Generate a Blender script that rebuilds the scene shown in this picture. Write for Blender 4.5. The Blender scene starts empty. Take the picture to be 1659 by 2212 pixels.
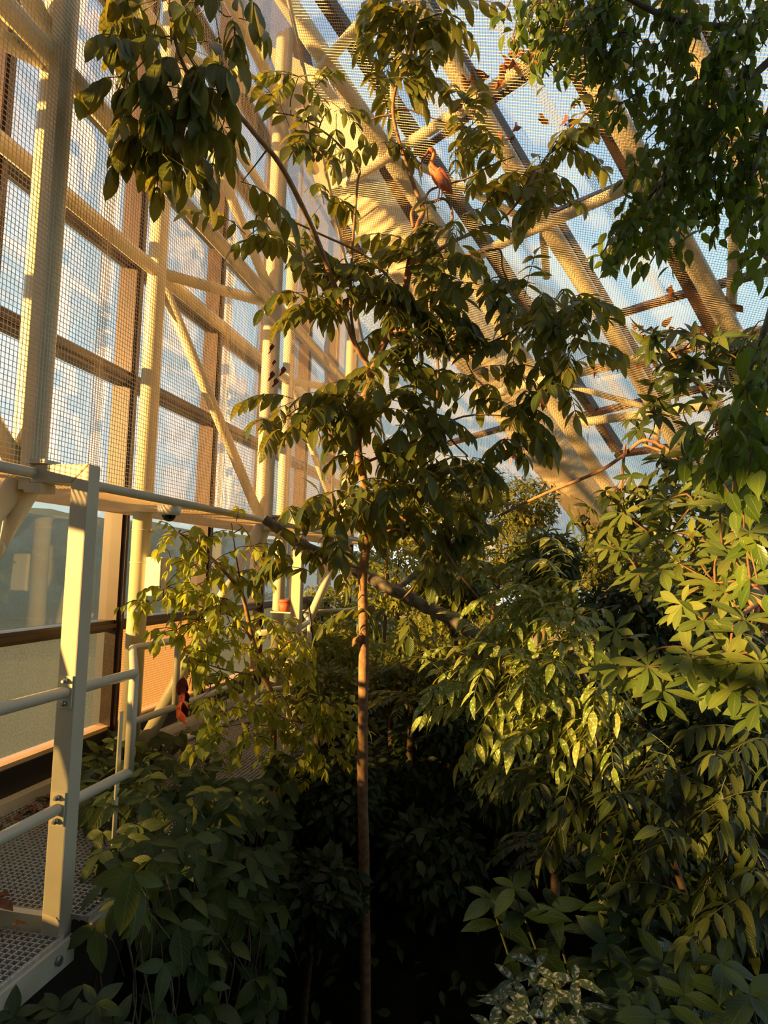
import bpy, math, random
import numpy as np
from mathutils import Vector, Matrix

# ------------------------------------------------------------------ camera
FPX, CX, CY = 1475.0, 829.5, 1106.0
def nrm(v):
    v = np.array(v, float); return v / np.linalg.norm(v)
_wy = nrm([1115 - CX, 1235 - CY, FPX])
_up = np.array([530., -17600., 1475.]); _up = nrm(_up - _wy * np.dot(_up, _wy))
_wx = np.cross(_wy, _up)
if _wx[0] < 0: _wx = -_wx
ROT = np.array([_wx, _wy, _up])                 # world = ROT @ (right, down, forward)
scene = bpy.context.scene
cam = bpy.data.cameras.new('camera'); cam_o = bpy.data.objects.new('camera', cam)
scene.collection.objects.link(cam_o); scene.camera = cam_o
cam.sensor_fit = 'VERTICAL'; cam.sensor_height = 36.0; cam.lens = 36.0 * FPX / 2212.0
cam.clip_start = 0.05; cam.clip_end = 500
_m = Matrix.Identity(4)
for i in range(3):
    _m[i][0] = ROT[i][0]; _m[i][1] = -ROT[i][1]; _m[i][2] = -ROT[i][2]
cam_o.matrix_world = _m

# ------------------------------------------------------------------ light
scene.view_settings.view_transform = 'Standard'; scene.view_settings.look = 'None'
scene.view_settings.exposure = 0.0; scene.view_settings.gamma = 1.0
SUN_DIR = nrm([-.75, -.66, 0.0]); SUN_EL = math.radians(9.0)
SUN_POWER, SUN_COL = 26.0, (1.0, .53, .155)
sl = bpy.data.lights.new('sun', 'SUN'); sl.energy = SUN_POWER; sl.color = SUN_COL; sl.angle = math.radians(1.2)
so = bpy.data.objects.new('sun', sl); scene.collection.objects.link(so)
_s = Vector((SUN_DIR[0] * math.cos(SUN_EL), SUN_DIR[1] * math.cos(SUN_EL), math.sin(SUN_EL)))
so.rotation_euler = _s.to_track_quat('Z', 'Y').to_euler(); so.location = (-12, -7, 6)
world = bpy.data.worlds.new('evening_sky'); scene.world = world; world.use_nodes = True
wn = world.node_tree.nodes; wl = world.node_tree.links
bg = wn['Background']; tc = wn.new('ShaderNodeTexCoord'); sx = wn.new('ShaderNodeSeparateXYZ')
rp = wn.new('ShaderNodeValToRGB'); e = rp.color_ramp.elements
e[0].position = .0; e[0].color = (.67, .73, .71, 1); e[1].position = .9; e[1].color = (.24, .35, .52, 1)
for p, c in ((.16, (.59, .75, .79, 1)), (.40, (.47, .66, .74, 1)), (.62, (.32, .45, .60, 1))):
    k = e.new(p); k.color = c
cl = wn.new('ShaderNodeTexNoise'); cl.inputs['Scale'].default_value = 2.2; cl.inputs['Detail'].default_value = 3
cmx = wn.new('ShaderNodeMix'); cmx.data_type = 'RGBA'; cmx.inputs['B'].default_value = (.62, .62, .68, 1)
cr = wn.new('ShaderNodeMapRange'); cr.inputs['From Min'].default_value = .5; cr.inputs['From Max'].default_value = .8; cr.inputs['To Max'].default_value = .10
wl.new(tc.outputs['Generated'], sx.inputs[0]); wl.new(sx.outputs['Z'], rp.inputs[0]); wl.new(tc.outputs['Generated'], cl.inputs['Vector'])
wl.new(cl.outputs[0], cr.inputs[0]); wl.new(cr.outputs[0], cmx.inputs['Factor']); wl.new(rp.outputs[0], cmx.inputs['A'])
wl.new(cmx.outputs['Result'], bg.inputs[0]); bg.inputs['Strength'].default_value = 1.5
try:
    c = scene.cycles
    c.max_bounces = 6; c.diffuse_bounces = 3; c.glossy_bounces = 3; c.transmission_bounces = 3; c.transparent_max_bounces = 14
    c.caustics_reflective = False; c.caustics_refractive = False; c.sample_clamp_indirect = 4
except Exception:
    pass

# ------------------------------------------------------------------ pixel -> point on a real plane or at a distance
def ray(px, py): return ROT @ np.array([(px - CX) / FPX, (py - CY) / FPX, 1.0])
def on_x(px, py, x): d = ray(px, py); return d * x / d[0]
def on_z(px, py, z): d = ray(px, py); return d * z / d[2]
def at(px, py, dep): return ray(px, py) * dep
def plane_pt(px, py, P0, N): d = ray(px, py); return d * np.dot(P0, N) / np.dot(d, N)

# ------------------------------------------------------------------ materials
MATS = {}
def new_mat(name):
    m = bpy.data.materials.new(name); m.use_nodes = True; MATS[name] = m
    return m, m.node_tree.nodes, m.node_tree.links, m.node_tree.nodes['Principled BSDF']
def plain(name, col, rough=.5, metal=0., noise=0., scale=8., col2=None, bump=0.):
    m, N, L, b = new_mat(name)
    b.inputs['Roughness'].default_value = rough; b.inputs['Metallic'].default_value = metal
    b.inputs['Base Color'].default_value = (*col, 1)
    if noise or col2:
        t = N.new('ShaderNodeTexCoord'); n = N.new('ShaderNodeTexNoise'); n.inputs['Scale'].default_value = scale; n.inputs['Detail'].default_value = 5
        r = N.new('ShaderNodeValToRGB'); c2 = col2 or tuple(max(0, c * (1 - noise)) for c in col)
        r.color_ramp.elements[0].color = (*c2, 1); r.color_ramp.elements[1].color = (*col, 1)
        r.color_ramp.elements[0].position = .35; r.color_ramp.elements[1].position = .62
        L.new(t.outputs['Object'], n.inputs['Vector']); L.new(n.outputs[0], r.inputs[0]); L.new(r.outputs[0], b.inputs['Base Color'])
        if bump:
            bp = N.new('ShaderNodeBump'); bp.inputs['Strength'].default_value = bump; bp.inputs['Distance'].default_value = .01
            L.new(n.outputs[0], bp.inputs['Height']); L.new(bp.outputs[0], b.inputs['Normal'])
    return m
plain('cream_paint', (.80, .72, .50), .38, noise=.10, scale=3)
plain('grey_cream_paint', (.66, .60, .44), .42, noise=.10, scale=4)
plain('brown_frame', (.065, .032, .017), .35, noise=.25, scale=5)
plain('wire', (.66, .52, .30), .45, .25)
plain('wire_roof', (.72, .58, .36), .45, .2)
plain('grating_steel', (.68, .64, .56), .5, .3, noise=.3, scale=30)
plain('black_strip', (.012, .011, .010), .5)
plain('soil', (.030, .022, .012), .95, noise=.5, scale=6, bump=.6)
MATS['soil'].node_tree.nodes['Principled BSDF'].inputs['Specular IOR Level'].default_value = .05
plain('concrete', (.11, .105, .085), .9, noise=.3, scale=3)
plain('outside_ground', (.10, .13, .085), .95, noise=.5, scale=.7)
plain('outside_bank', (.085, .14, .112), .95, col2=(.055, .095, .075), scale=.5)
plain('duct_cloth', (.80, .70, .50), .7, noise=.1, scale=2)
plain('cream_sheet', (.84, .76, .58), .6, noise=.08, scale=2)
plain('bark_orange', (.46, .26, .13), .75, col2=(.27, .14, .075), scale=22, bump=.5)
plain('bark_tan', (.40, .24, .12), .7, col2=(.25, .13, .065), scale=18, bump=.3)
plain('bark_grey', (.20, .17, .13), .9, col2=(.09, .075, .055), scale=16, bump=.8)
plain('twig', (.17, .10, .045), .7, noise=.4, scale=20)
plain('green_stem', (.14, .16, .05), .6, noise=.4, scale=20)
plain('vine_stem', (.16, .12, .07), .8, noise=.4, scale=20)
plain('ibis_red', (.92, .36, .17), .6, col2=(.80, .23, .09), scale=45, bump=.3)
plain('ibis_wing', (.85, .29, .16), .6, col2=(.66, .18, .09), scale=60, bump=.4)
plain('ibis_pink', (.85, .40, .25), .6)
plain('bill_brown', (.25, .09, .06), .4)
plain('black_gloss', (.008, .008, .009), .08)
plain('white_plastic', (.80, .77, .68), .35)
plain('terracotta', (.62, .14, .05), .6)
plain('red_paint', (.75, .04, .03), .35); plain('blue_paint', (.03, .10, .28), .35); plain('white_paint', (.85, .83, .78), .35)
plain('black_cable', (.015, .013, .012), .5)
plain('hose_green', (.06, .16, .09), .5)
plain('bolt_steel', (.45, .43, .40), .35, .8)
plain('dead_leaf', (.30, .10, .035), .7, col2=(.16, .055, .02), scale=25)
plain('red_dead_leaf', (.42, .07, .03), .6, col2=(.22, .04, .02), scale=25)
plain('tan_board', (.60, .42, .22), .7, noise=.12, scale=4)

def woven_mat():
    m, N, L, b = new_mat('woven_panel')
    t = N.new('ShaderNodeTexCoord'); w = N.new('ShaderNodeTexWave'); w.inputs['Scale'].default_value = 14; w.bands_direction = 'Z'
    w2 = N.new('ShaderNodeTexWave'); w2.inputs['Scale'].default_value = 14; w2.bands_direction = 'Y'
    mx = N.new('ShaderNodeMath'); mx.operation = 'MULTIPLY'; r = N.new('ShaderNodeValToRGB')
    r.color_ramp.elements[0].color = (.36, .22, .10, 1); r.color_ramp.elements[1].color = (.70, .50, .27, 1)
    L.new(t.outputs['Object'], w.inputs[0]); L.new(t.outputs['Object'], w2.inputs[0])
    L.new(w.outputs['Fac'], mx.inputs[0]); L.new(w2.outputs['Fac'], mx.inputs[1]); L.new(mx.outputs[0], r.inputs[0]); L.new(r.outputs[0], b.inputs['Base Color'])
    bp = N.new('ShaderNodeBump'); bp.inputs['Strength'].default_value = .5; bp.inputs['Distance'].default_value = .01
    L.new(mx.outputs[0], bp.inputs['Height']); L.new(bp.outputs[0], b.inputs['Normal'])
    tl = N.new('ShaderNodeBsdfTranslucent'); L.new(r.outputs[0], tl.inputs[0]); ms = N.new('ShaderNodeMixShader'); ms.inputs[0].default_value = .3
    L.new(b.outputs[0], ms.inputs[1]); L.new(tl.outputs[0], ms.inputs[2]); L.new(ms.outputs[0], N['Material Output'].inputs['Surface'])
woven_mat()

def glass_mat(name, tint, rough, refl, dust=0., bump=.0, dustcol=(.55, .55, .48)):
    m, N, L, b = new_mat(name); N.remove(b); out = N['Material Output']
    tr = N.new('ShaderNodeBsdfTransparent'); tr.inputs[0].default_value = (*tint, 1)
    gl = N.new('ShaderNodeBsdfGlossy'); gl.inputs['Roughness'].default_value = rough
    fr = N.new('ShaderNodeFresnel'); fr.inputs[0].default_value = 1.55
    mu = N.new('ShaderNodeMath'); mu.operation = 'MULTIPLY'; mu.inputs[1].default_value = refl; mu.use_clamp = True
    mx = N.new('ShaderNodeMixShader'); L.new(fr.outputs[0], mu.inputs[0]); L.new(mu.outputs[0], mx.inputs[0])
    L.new(tr.outputs[0], mx.inputs[1]); L.new(gl.outputs[0], mx.inputs[2])
    if bump:
        t = N.new('ShaderNodeTexCoord'); n = N.new('ShaderNodeTexNoise'); n.inputs['Scale'].default_value = 1.6; n.inputs['Detail'].default_value = 1
        bp = N.new('ShaderNodeBump'); bp.inputs['Strength'].default_value = bump; bp.inputs['Distance'].default_value = .05
        L.new(t.outputs['Object'], n.inputs[0]); L.new(n.outputs[0], bp.inputs['Height']); L.new(bp.outputs[0], gl.inputs['Normal'])
    last = mx
    if dust:
        df = N.new('ShaderNodeBsdfDiffuse'); df.inputs[0].default_value = (*dustcol, 1); tl = N.new('ShaderNodeBsdfTranslucent'); tl.inputs[0].default_value = (*dustcol, 1)
        ad = N.new('ShaderNodeMixShader'); ad.inputs[0].default_value = .5; L.new(df.outputs[0], ad.inputs[1]); L.new(tl.outputs[0], ad.inputs[2])
        t = N.new('ShaderNodeTexCoord'); n = N.new('ShaderNodeTexNoise'); n.inputs['Scale'].default_value = 60; n.inputs['Detail'].default_value = 4
        mr = N.new('ShaderNodeMapRange'); mr.inputs['From Min'].default_value = .3; mr.inputs['From Max'].default_value = .7; mr.inputs['To Min'].default_value = dust * .75; mr.inputs['To Max'].default_value = min(1, dust * 1.25)
        L.new(t.outputs['Object'], n.inputs[0]); L.new(n.outputs[0], mr.inputs[0])
        m2 = N.new('ShaderNodeMixShader'); L.new(mr.outputs[0], m2.inputs[0]); L.new(mx.outputs[0], m2.inputs[1]); L.new(ad.outputs[0], m2.inputs[2]); last = m2
    L.new(last.outputs[0], out.inputs['Surface'])
glass_mat('glass_wall', (.96, .97, .97), .05, 3.6, dust=.05, bump=.35)
glass_mat('glass_low', (.62, .68, .64), .04, 1.3, dust=.08, bump=.12, dustcol=(.3, .38, .4))
glass_mat('glass_frosted', (.32, .36, .33), .12, 1.0, dust=.55, dustcol=(.10, .135, .16))
glass_mat('glass_roof', (.97, .985, .99), .05, .5)

def leaf_mat(name, dark, mid, light, rough=.38, trans=.28, vein=.35, spots=0., spotcol=(.75, .72, .45), tcol=None):
    dark, mid, light = [(c_[0] * .94, c_[1] * 1.06, c_[2]) for c_ in (dark, mid, light)]
    m, N, L, b = new_mat(name); out = N['Material Output']
    g = N.new('ShaderNodeNewGeometry'); r = N.new('ShaderNodeValToRGB'); E = r.color_ramp.elements
    E[0].color = (*dark, 1); E[1].color = (*light, 1); k = E.new(.55); k.color = (*mid, 1)
    L.new(g.outputs['Random Per Island'], r.inputs[0])
    uv = N.new('ShaderNodeUVMap'); s = N.new('ShaderNodeSeparateXYZ'); L.new(uv.outputs[0], s.inputs[0])
    def M(op, a, c=None, clamp=False):
        q = N.new('ShaderNodeMath'); q.operation = op; q.use_clamp = clamp
        for i, v in ((0, a), (1, c)):
            if v is None: continue
            if isinstance(v, (int, float)): q.inputs[i].default_value = v
            else: L.new(v, q.inputs[i])
        return q.outputs[0]
    du = M('ABSOLUTE', M('SUBTRACT', s.outputs[0], .5))
    mid_f = M('SUBTRACT', 1.0, M('MULTIPLY', du, 22.0), True)
    side = M('FRACT', M('MULTIPLY', M('SUBTRACT', s.outputs[1], M('MULTIPLY', du, .55)), 9.0))
    side_f = M('SUBTRACT', 1.0, M('MULTIPLY', M('ABSOLUTE', M('SUBTRACT', side, .5)), 7.0), True)
    vf = M('MULTIPLY', M('MAXIMUM', mid_f, M('MULTIPLY', side_f, .45)), vein)
    mx = N.new('ShaderNodeMix'); mx.data_type = 'RGBA'; L.new(vf, mx.inputs['Factor']); L.new(r.outputs[0], mx.inputs['A'])
    mx.inputs['B'].default_value = tuple(min(1, c * 2.1 + .03) for c in light) + (1,)
    col = mx.outputs['Result']
    if spots:
        t = N.new('ShaderNodeTexCoord'); n = N.new('ShaderNodeTexNoise'); n.inputs['Scale'].default_value = 60; n.inputs['Detail'].default_value = 3
        L.new(t.outputs['Object'], n.inputs[0]); mr = N.new('ShaderNodeMapRange')
        mr.inputs['From Min'].default_value = .62 - .14 * spots; mr.inputs['From Max'].default_value = .70 - .10 * spots; mr.inputs['To Max'].default_value = .85
        L.new(n.outputs[0], mr.inputs[0]); m3 = N.new('ShaderNodeMix'); m3.data_type = 'RGBA'
        L.new(mr.outputs[0], m3.inputs['Factor']); L.new(col, m3.inputs['A']); m3.inputs['B'].default_value = (*spotcol, 1); col = m3.outputs['Result']
    bk = N.new('ShaderNodeMix'); bk.data_type = 'RGBA'; bk.blend_type = 'MIX'
    L.new(M('MULTIPLY', g.outputs['Backfacing'], .45), bk.inputs['Factor']); L.new(col, bk.inputs['A'])
    bk.inputs['B'].default_value = tuple(min(1, c * 1.2 + .02) for c in light) + (1,)
    L.new(bk.outputs['Result'], b.inputs['Base Color']); b.inputs['Roughness'].default_value = rough
    b.inputs['Specular IOR Level'].default_value = .35
    bp = N.new('ShaderNodeBump'); bp.inputs['Strength'].default_value = .35; bp.inputs['Distance'].default_value = .004
    L.new(M('SUBTRACT', 1.0, M('MAXIMUM', mid_f, side_f)), bp.inputs['Height']); L.new(bp.outputs[0], b.inputs['Normal'])
    tl = N.new('ShaderNodeBsdfTranslucent')
    tl.inputs[0].default_value = (*(tcol or (min(1, light[0] * 2.3), min(1, light[1] * 1.9), light[2])), 1)
    ms = N.new('ShaderNodeMixShader'); ms.inputs[0].default_value = trans
    L.new(b.outputs[0], ms.inputs[1]); L.new(tl.outputs[0], ms.inputs[2]); L.new(ms.outputs[0], out.inputs['Surface'])
leaf_mat('leaf_pinnate', (.052, .084, .022), (.084, .118, .029), (.18, .175, .035), trans=.36, rough=.33)
leaf_mat('leaf_young', (.13, .17, .03), (.18, .21, .035), (.24, .25, .04), trans=.35)
leaf_mat('leaf_ficus', (.042, .080, .014), (.075, .125, .020), (.15, .20, .028), rough=.28, trans=.40)
leaf_mat('leaf_rosette', (.075, .115, .026), (.11, .155, .034), (.19, .21, .05), trans=.28)
leaf_mat('leaf_lance', (.040, .066, .018), (.060, .092, .023), (.13, .145, .03), trans=.28)
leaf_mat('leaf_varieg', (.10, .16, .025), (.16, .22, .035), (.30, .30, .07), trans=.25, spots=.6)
leaf_mat('leaf_shade', (.030, .046, .014), (.046, .066, .018), (.11, .115, .026), trans=.25)  # pinnate shrub leaves again, the dimmer light lower down put into darker greens
leaf_mat('leaf_shrub', (.15, .20, .030), (.22, .27, .042), (.36, .36, .06), trans=.46)
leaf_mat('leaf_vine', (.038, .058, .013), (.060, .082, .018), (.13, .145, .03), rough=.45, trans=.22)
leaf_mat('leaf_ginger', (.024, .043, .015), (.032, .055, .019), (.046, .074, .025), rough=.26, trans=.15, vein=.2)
leaf_mat('leaf_speckle', (.040, .065, .025), (.06, .085, .035), (.09, .11, .045), rough=.3, trans=.1, spots=.7, spotcol=(.55, .55, .48))
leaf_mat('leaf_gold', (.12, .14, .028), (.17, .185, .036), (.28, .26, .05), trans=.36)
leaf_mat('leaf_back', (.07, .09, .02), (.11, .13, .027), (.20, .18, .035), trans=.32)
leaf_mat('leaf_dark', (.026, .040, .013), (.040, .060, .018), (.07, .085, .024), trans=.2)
leaf_mat('leaf_fern', (.07, .10, .022), (.10, .13, .03), (.16, .17, .04), trans=.25)

# ------------------------------------------------------------------ mesh helpers
COL = scene.collection
ORG = {}
def tag(o, label=None, cat=None, group=None, kind=None):
    if label: o['label'] = label
    if cat: o['category'] = cat
    if group: o['group'] = group
    if kind: o['kind'] = kind
    return o
def empty(name, loc, label=None, cat=None, group=None, kind=None):
    o = bpy.data.objects.new(name, None); COL.objects.link(o); o.location = [float(v) for v in loc]; o.empty_display_size = .1
    ORG[o.name] = np.array(loc, float)
    return tag(o, label, cat, group, kind)
def link_mesh(name, me, mat, parent, base):
    if mat: me.materials.append(MATS[mat] if isinstance(mat, str) else mat)
    o = bpy.data.objects.new(name, me); COL.objects.link(o)
    if name in ('foliage', 'twigs', 'leaf_stalks', 'fronds', 'narrow_foliage', 'young_foliage', 'stalks', 'stems'): o['kind'] = 'stuff'
    if parent: o.parent = parent; ORG[o.name] = ORG[parent.name]
    else: o.location = base; ORG[o.name] = np.array(base, float)
    return o
class MB:
    def __init__(s): s.v = []; s.f = []; s.n = 0
    def add(s, v, f):
        v = np.asarray(v, float); s.v.append(v); s.f += [tuple(i + s.n for i in q) for q in f]; s.n += len(v); return s
    def box(s, lo, hi):
        x0, y0, z0 = lo; x1, y1, z1 = hi
        return s.add([(x0,y0,z0),(x1,y0,z0),(x1,y1,z0),(x0,y1,z0),(x0,y0,z1),(x1,y0,z1),(x1,y1,z1),(x0,y1,z1)],
                     [(0,3,2,1),(4,5,6,7),(0,1,5,4),(1,2,6,5),(2,3,7,6),(3,0,4,7)])
    def beam(s, a, b, w, h, up=(0,0,1)):
        a = np.array(a, float); b = np.array(b, float); d = nrm(b - a); u = np.array(up, float)
        x = np.cross(d, u)
        if np.linalg.norm(x) < 1e-6: x = np.cross(d, (1,0,0))
        x = nrm(x) * w / 2; z = nrm(np.cross(x, d)) * h / 2
        return s.add([a-x-z, a+x-z, a+x+z, a-x+z, b-x-z, b+x-z, b+x+z, b-x+z],
                     [(0,1,2,3),(7,6,5,4),(0,4,5,1),(1,5,6,2),(2,6,7,3),(3,7,4,0)])
    def tube(s, pts, rad, n=10, cap=True):
        P = [np.array(p, float) for p in pts]; k = len(P)
        R = list(rad) if hasattr(rad, '__len__') else [rad] * k
        V = []; u = None
        for i in range(k):
            t = nrm(P[min(i+1, k-1)] - P[max(i-1, 0)])
            if u is None:
                u = np.cross(t, (0,0,1)) if abs(t[2]) < .9 else np.cross(t, (1,0,0))
            u = nrm(u - t * np.dot(u, t)); w = np.cross(t, u)
            for j in range(n):
                a = 2 * math.pi * j / n; V.append(P[i] + R[i] * (math.cos(a) * u + math.sin(a) * w))
        F = [(i*n+j, i*n+(j+1) % n, (i+1)*n+(j+1) % n, (i+1)*n+j) for i in range(k-1) for j in range(n)]
        if cap: F += [tuple(range(n-1, -1, -1)), tuple((k-1)*n+j for j in range(n))]
        return s.add(V, F)
    def disc(s, c, axis, r, h, n=20, r2=None):
        a = nrm(axis); return s.tube([np.array(c), np.array(c) + a * h], [r, r if r2 is None else r2], n)
    def build(s, name, mat, parent=None, smooth=True, base=None):
        v = np.concatenate(s.v)
        if parent: b = ORG[parent.name]
        else: b = np.array(base, float) if base is not None else np.array([*((v.min(0) + v.max(0)) / 2)[:2], v[:, 2].min()])
        me = bpy.data.meshes.new(name); me.from_pydata((v - b).tolist(), [], s.f)
        if smooth:
            me.polygons.foreach_set('use_smooth', [len(p) == 4 for p in s.f])
        me.update()
        return link_mesh(name, me, mat, parent, b)
def smooth_path(pts, m=5):
    P = np.array(pts, float); out = []
    for i in range(len(P) - 1):
        p0 = P[max(i-1, 0)]; p1 = P[i]; p2 = P[i+1]; p3 = P[min(i+2, len(P)-1)]
        for k in range(m):
            t = k / m
            out.append(.5 * ((2*p1) + (-p0+p2)*t + (2*p0-5*p1+4*p2-p3)*t*t + (-p0+3*p1-3*p2+p3)*t**3))
    out.append(P[-1]); return np.array(out)

# ------------------------------------------------------------------ leaves
def leaf_tpl(wfun, n=5, fold=.25, droop=.18, wave=0.):
    V = []; UV = []; F = []
    vs = np.linspace(0, 1, n + 1)
    for i, v in enumerate(vs):
        w = wfun(v); z = -droop * v * v
        for sgn in (-1, 0, 1):
            V.append((sgn * w, v, z + fold * abs(sgn) * w + (wave * math.sin(v * 9 + sgn) * w if sgn else 0))); UV.append((.5 + .5 * sgn, v))
    for i in range(n):
        a = i * 3; F += [(a, a+1, a+4, a+3), (a+1, a+2, a+5, a+4)]
    return np.array(V), np.array(UV), np.array(F)
T_ELL = leaf_tpl(lambda v: .215 * math.sin(math.pi * min(1, v * .97 + .02) ** .95) ** .75, 6)
T_OVT = leaf_tpl(lambda v: max(.004, .235 * (math.sin(math.pi * min(1, v ** .72)) ** .9) * (1 if v < .82 else .55)), 6, droop=.22)
T_OBO = leaf_tpl(lambda v: max(.012, .165 * math.sin(math.pi * v ** 1.45) ** .85), 6, fold=.18)
T_LAN = leaf_tpl(lambda v: max(.004, .165 * math.sin(math.pi * v ** .8) ** .9), 6, droop=.3, fold=.3)
T_BRD = leaf_tpl(lambda v: max(.01, .23 * math.sin(math.pi * v ** .85) ** .85), 6, droop=.25, fold=.22, wave=.12)
T_SMALL = leaf_tpl(lambda v: max(.005, .26 * math.sin(math.pi * v ** .85)), 2, fold=.3)
T_CURL = leaf_tpl(lambda v: max(.01, .26 * math.sin(math.pi * v ** .9)), 6, fold=.7, droop=.45, wave=.5)
class Leaves:
    def __init__(s): s.d = {}
    def add(s, tpl, pos, d, n, size):
        d = np.array(d, float); d /= (np.linalg.norm(d) + 1e-9); n = np.array(n, float)
        x = np.cross(d, n); l = np.linalg.norm(x)
        if l < 1e-4: x = np.cross(d, (.3, .8, .5)); l = np.linalg.norm(x)
        x /= l; z = np.cross(x, d)
        q = s.d.setdefault(id(tpl), (tpl, [], [], []))
        q[1].append(pos); q[2].append((x, d, z)); q[3].append(size)
    def build(s, name, mat, parent=None, base=None):
        VV = []; FF = []; UU = []; off = 0
        for tpl, pos, fr, sz in s.d.values():
            V, UV, F = tpl; k = len(pos); P = np.array(pos); M = np.array(fr); S = np.array(sz)
            W = np.einsum('vi,kij->kvj', V, M) * S[:, None, None] + P[:, None, :]
            VV.append(W.reshape(-1, 3)); idx = (np.arange(k) * len(V))[:, None, None] + F[None] + off
            FF.append(idx.reshape(-1, 4)); UU.append(np.tile(UV[F.ravel()], (k, 1))); off += k * len(V)
        v = np.concatenate(VV); f = np.concatenate(FF); uv = np.concatenate(UU)
        b = ORG[parent.name] if parent else (np.array(base, float) if base is not None else np.array([*((v.min(0) + v.max(0)) / 2)[:2], v[:, 2].min()]))
        me = bpy.data.meshes.new(name); me.vertices.add(len(v)); me.vertices.foreach_set('co', (v - b).ravel())
        me.loops.add(f.size); me.loops.foreach_set('vertex_index', f.ravel()); me.polygons.add(len(f))
        me.polygons.foreach_set('loop_start', np.arange(0, f.size, 4)); me.polygons.foreach_set('use_smooth', np.ones(len(f), bool))
        me.uv_layers.new(name='UVMap').data.foreach_set('uv', uv.ravel()); me.update(calc_edges=True); me.validate()
        return link_mesh(name, me, mat, parent, b)
def rv(R, s=1.): return np.array([R.gauss(0, s), R.gauss(0, s), R.gauss(0, s)])
def ru(R):
    v = rv(R); return v / (np.linalg.norm(v) + 1e-9)
def compound(F, T, R, pos, d, L, pairs, ll, tpl, sag=.8, hang=.5, tw=.003):
    d = nrm(d); p = np.array(pos, float); pts = [p.copy()]; st = L / (pairs + .6)
    for i in range(pairs):
        p = p + d * st * (1.2 if i == 0 else 1); d = nrm(d + np.array([0, 0, -sag * st / L]) + rv(R, .03)); pts.append(p.copy())
        s = np.cross(d, (0, 0, 1)); s = s / (np.linalg.norm(s) + 1e-6); sz = ll * (.75 + .25 * math.sin(math.pi * (i + 1) / (pairs + 1))) * R.uniform(.85, 1.12)
        for sg in (-1, 1):
            ld = nrm(d * .55 + s * sg * .8 + np.array([0, 0, -hang * R.uniform(.4, 1.3)]) + rv(R, .1))
            F.add(tpl, p, ld, nrm(np.array([0, 0, 1.]) + s * sg * .25 + rv(R, .25)), sz)
    p = p + d * st * .5; pts.append(p); F.add(tpl, p, nrm(d + np.array([0, 0, -hang * .5])), nrm(np.array([0, 0, 1.]) + rv(R, .25)), ll * 1.05)
    if T is not None: T.tube(pts, tw, 4, False)
def simple_sprig(F, T, R, pos, d, L, k, ll, tpl, sag=.6, hang=.4, tw=.003, up=(0, 0, 1.)):
    d = nrm(d); p = np.array(pos, float); pts = [p.copy()]
    for i in range(k):
        p = p + d * L / k; d = nrm(d + np.array([0, 0, -sag / k]) + rv(R, .08)); pts.append(p.copy())
        s = nrm(np.cross(d, (0, 0, 1)) + 1e-6); sg = 1 if i % 2 else -1
        ld = nrm(d * .5 + s * sg * .75 + np.array([0, 0, -hang * R.uniform(.3, 1.4)]) + rv(R, .2))
        F.add(tpl, p + rv(R, .006), ld, nrm(np.array(up) + rv(R, .4)), ll * R.uniform(.7, 1.15))
    F.add(tpl, p, nrm(d + np.array([0, 0, -hang])), nrm(np.array(up) + rv(R, .3)), ll)
    if T is not None: T.tube(pts, tw, 4, False)
def whorl(F, R, pos, axis, k, ll, tpl, spread=.9, hang=.2):
    a = nrm(axis); x = nrm(np.cross(a, (.2, .9, .35))); y = np.cross(a, x); o = R.uniform(0, 6)
    for i in range(k):
        t = o + 2 * math.pi * i / k + R.uniform(-.2, .2); side = math.cos(t) * x + math.sin(t) * y
        ld = nrm(side * spread + a * R.uniform(.15, .6) + np.array([0, 0, -hang])); F.add(tpl, pos, ld, nrm(a - side * .2 + rv(R, .12)), ll * R.uniform(.7, 1.15))
class Branches:
    """limbs given as (px, py, depth) runs; remembers their points so that sprays can hang from the nearest one"""
    def __init__(s): s.pts = []
    def limb(s, run, r0, r1, dep=None):
        P = smooth_path([at(q[0], q[1], q[2] if len(q) > 2 else dep) for q in run]); s.pts += list(P)
        return P, np.linspace(r0, r1, len(P))
    def near(s, c): 
        A = np.array(s.pts); return A[np.argmin(((A - c) ** 2).sum(1))]
    def twig_to(s, T, c, R, r=.006):
        a = s.near(c); m = (a + c) / 2 + np.array([0, 0, .12 * np.linalg.norm(c - a)]) + rv(R, .03)
        T.tube(smooth_path([a, m, c], 3), np.linspace(r, r * .5, 7), 5, False); s.pts.append(c)
def blob(R, c, r, fl=(1, 1, 1)):
    return c + ru(R) * np.array(fl) * r * R.uniform(.3, 1) ** .5

# ================================================================== SETTING
DECK = -1.65
GX = -3.40                       # glazing plane
NX = -2.32                       # inner netting plane
YM = [3.665 + 1.655 * k for k in range(-3, 7)]      # mullions
ZB = [-.55, .48, 1.57, 2.63, 3.60, 4.65, 5.70, 6.75]
S_R = .75
RN = nrm(np.cross(nrm([-.8, .6, 0]), nrm([.6, .8, -S_R])))
if RN[2] < 0: RN = -RN
RP0 = np.array([NX, 6.4, 5.45])
RE = nrm([0, 1, -(RN[1] / RN[2])]); RQ = np.cross(RN, RE); RQ = RQ if RQ[0] > 0 else -RQ
def rf(px, py, off=0.): return plane_pt(px, py, RP0 + RN * off, RN)
def roof_z(x, y, off=0.):
    P = RP0 + RN * off; return P[2] - (RN[0] * (x - P[0]) + RN[1] * (y - P[1])) / RN[2]

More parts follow.
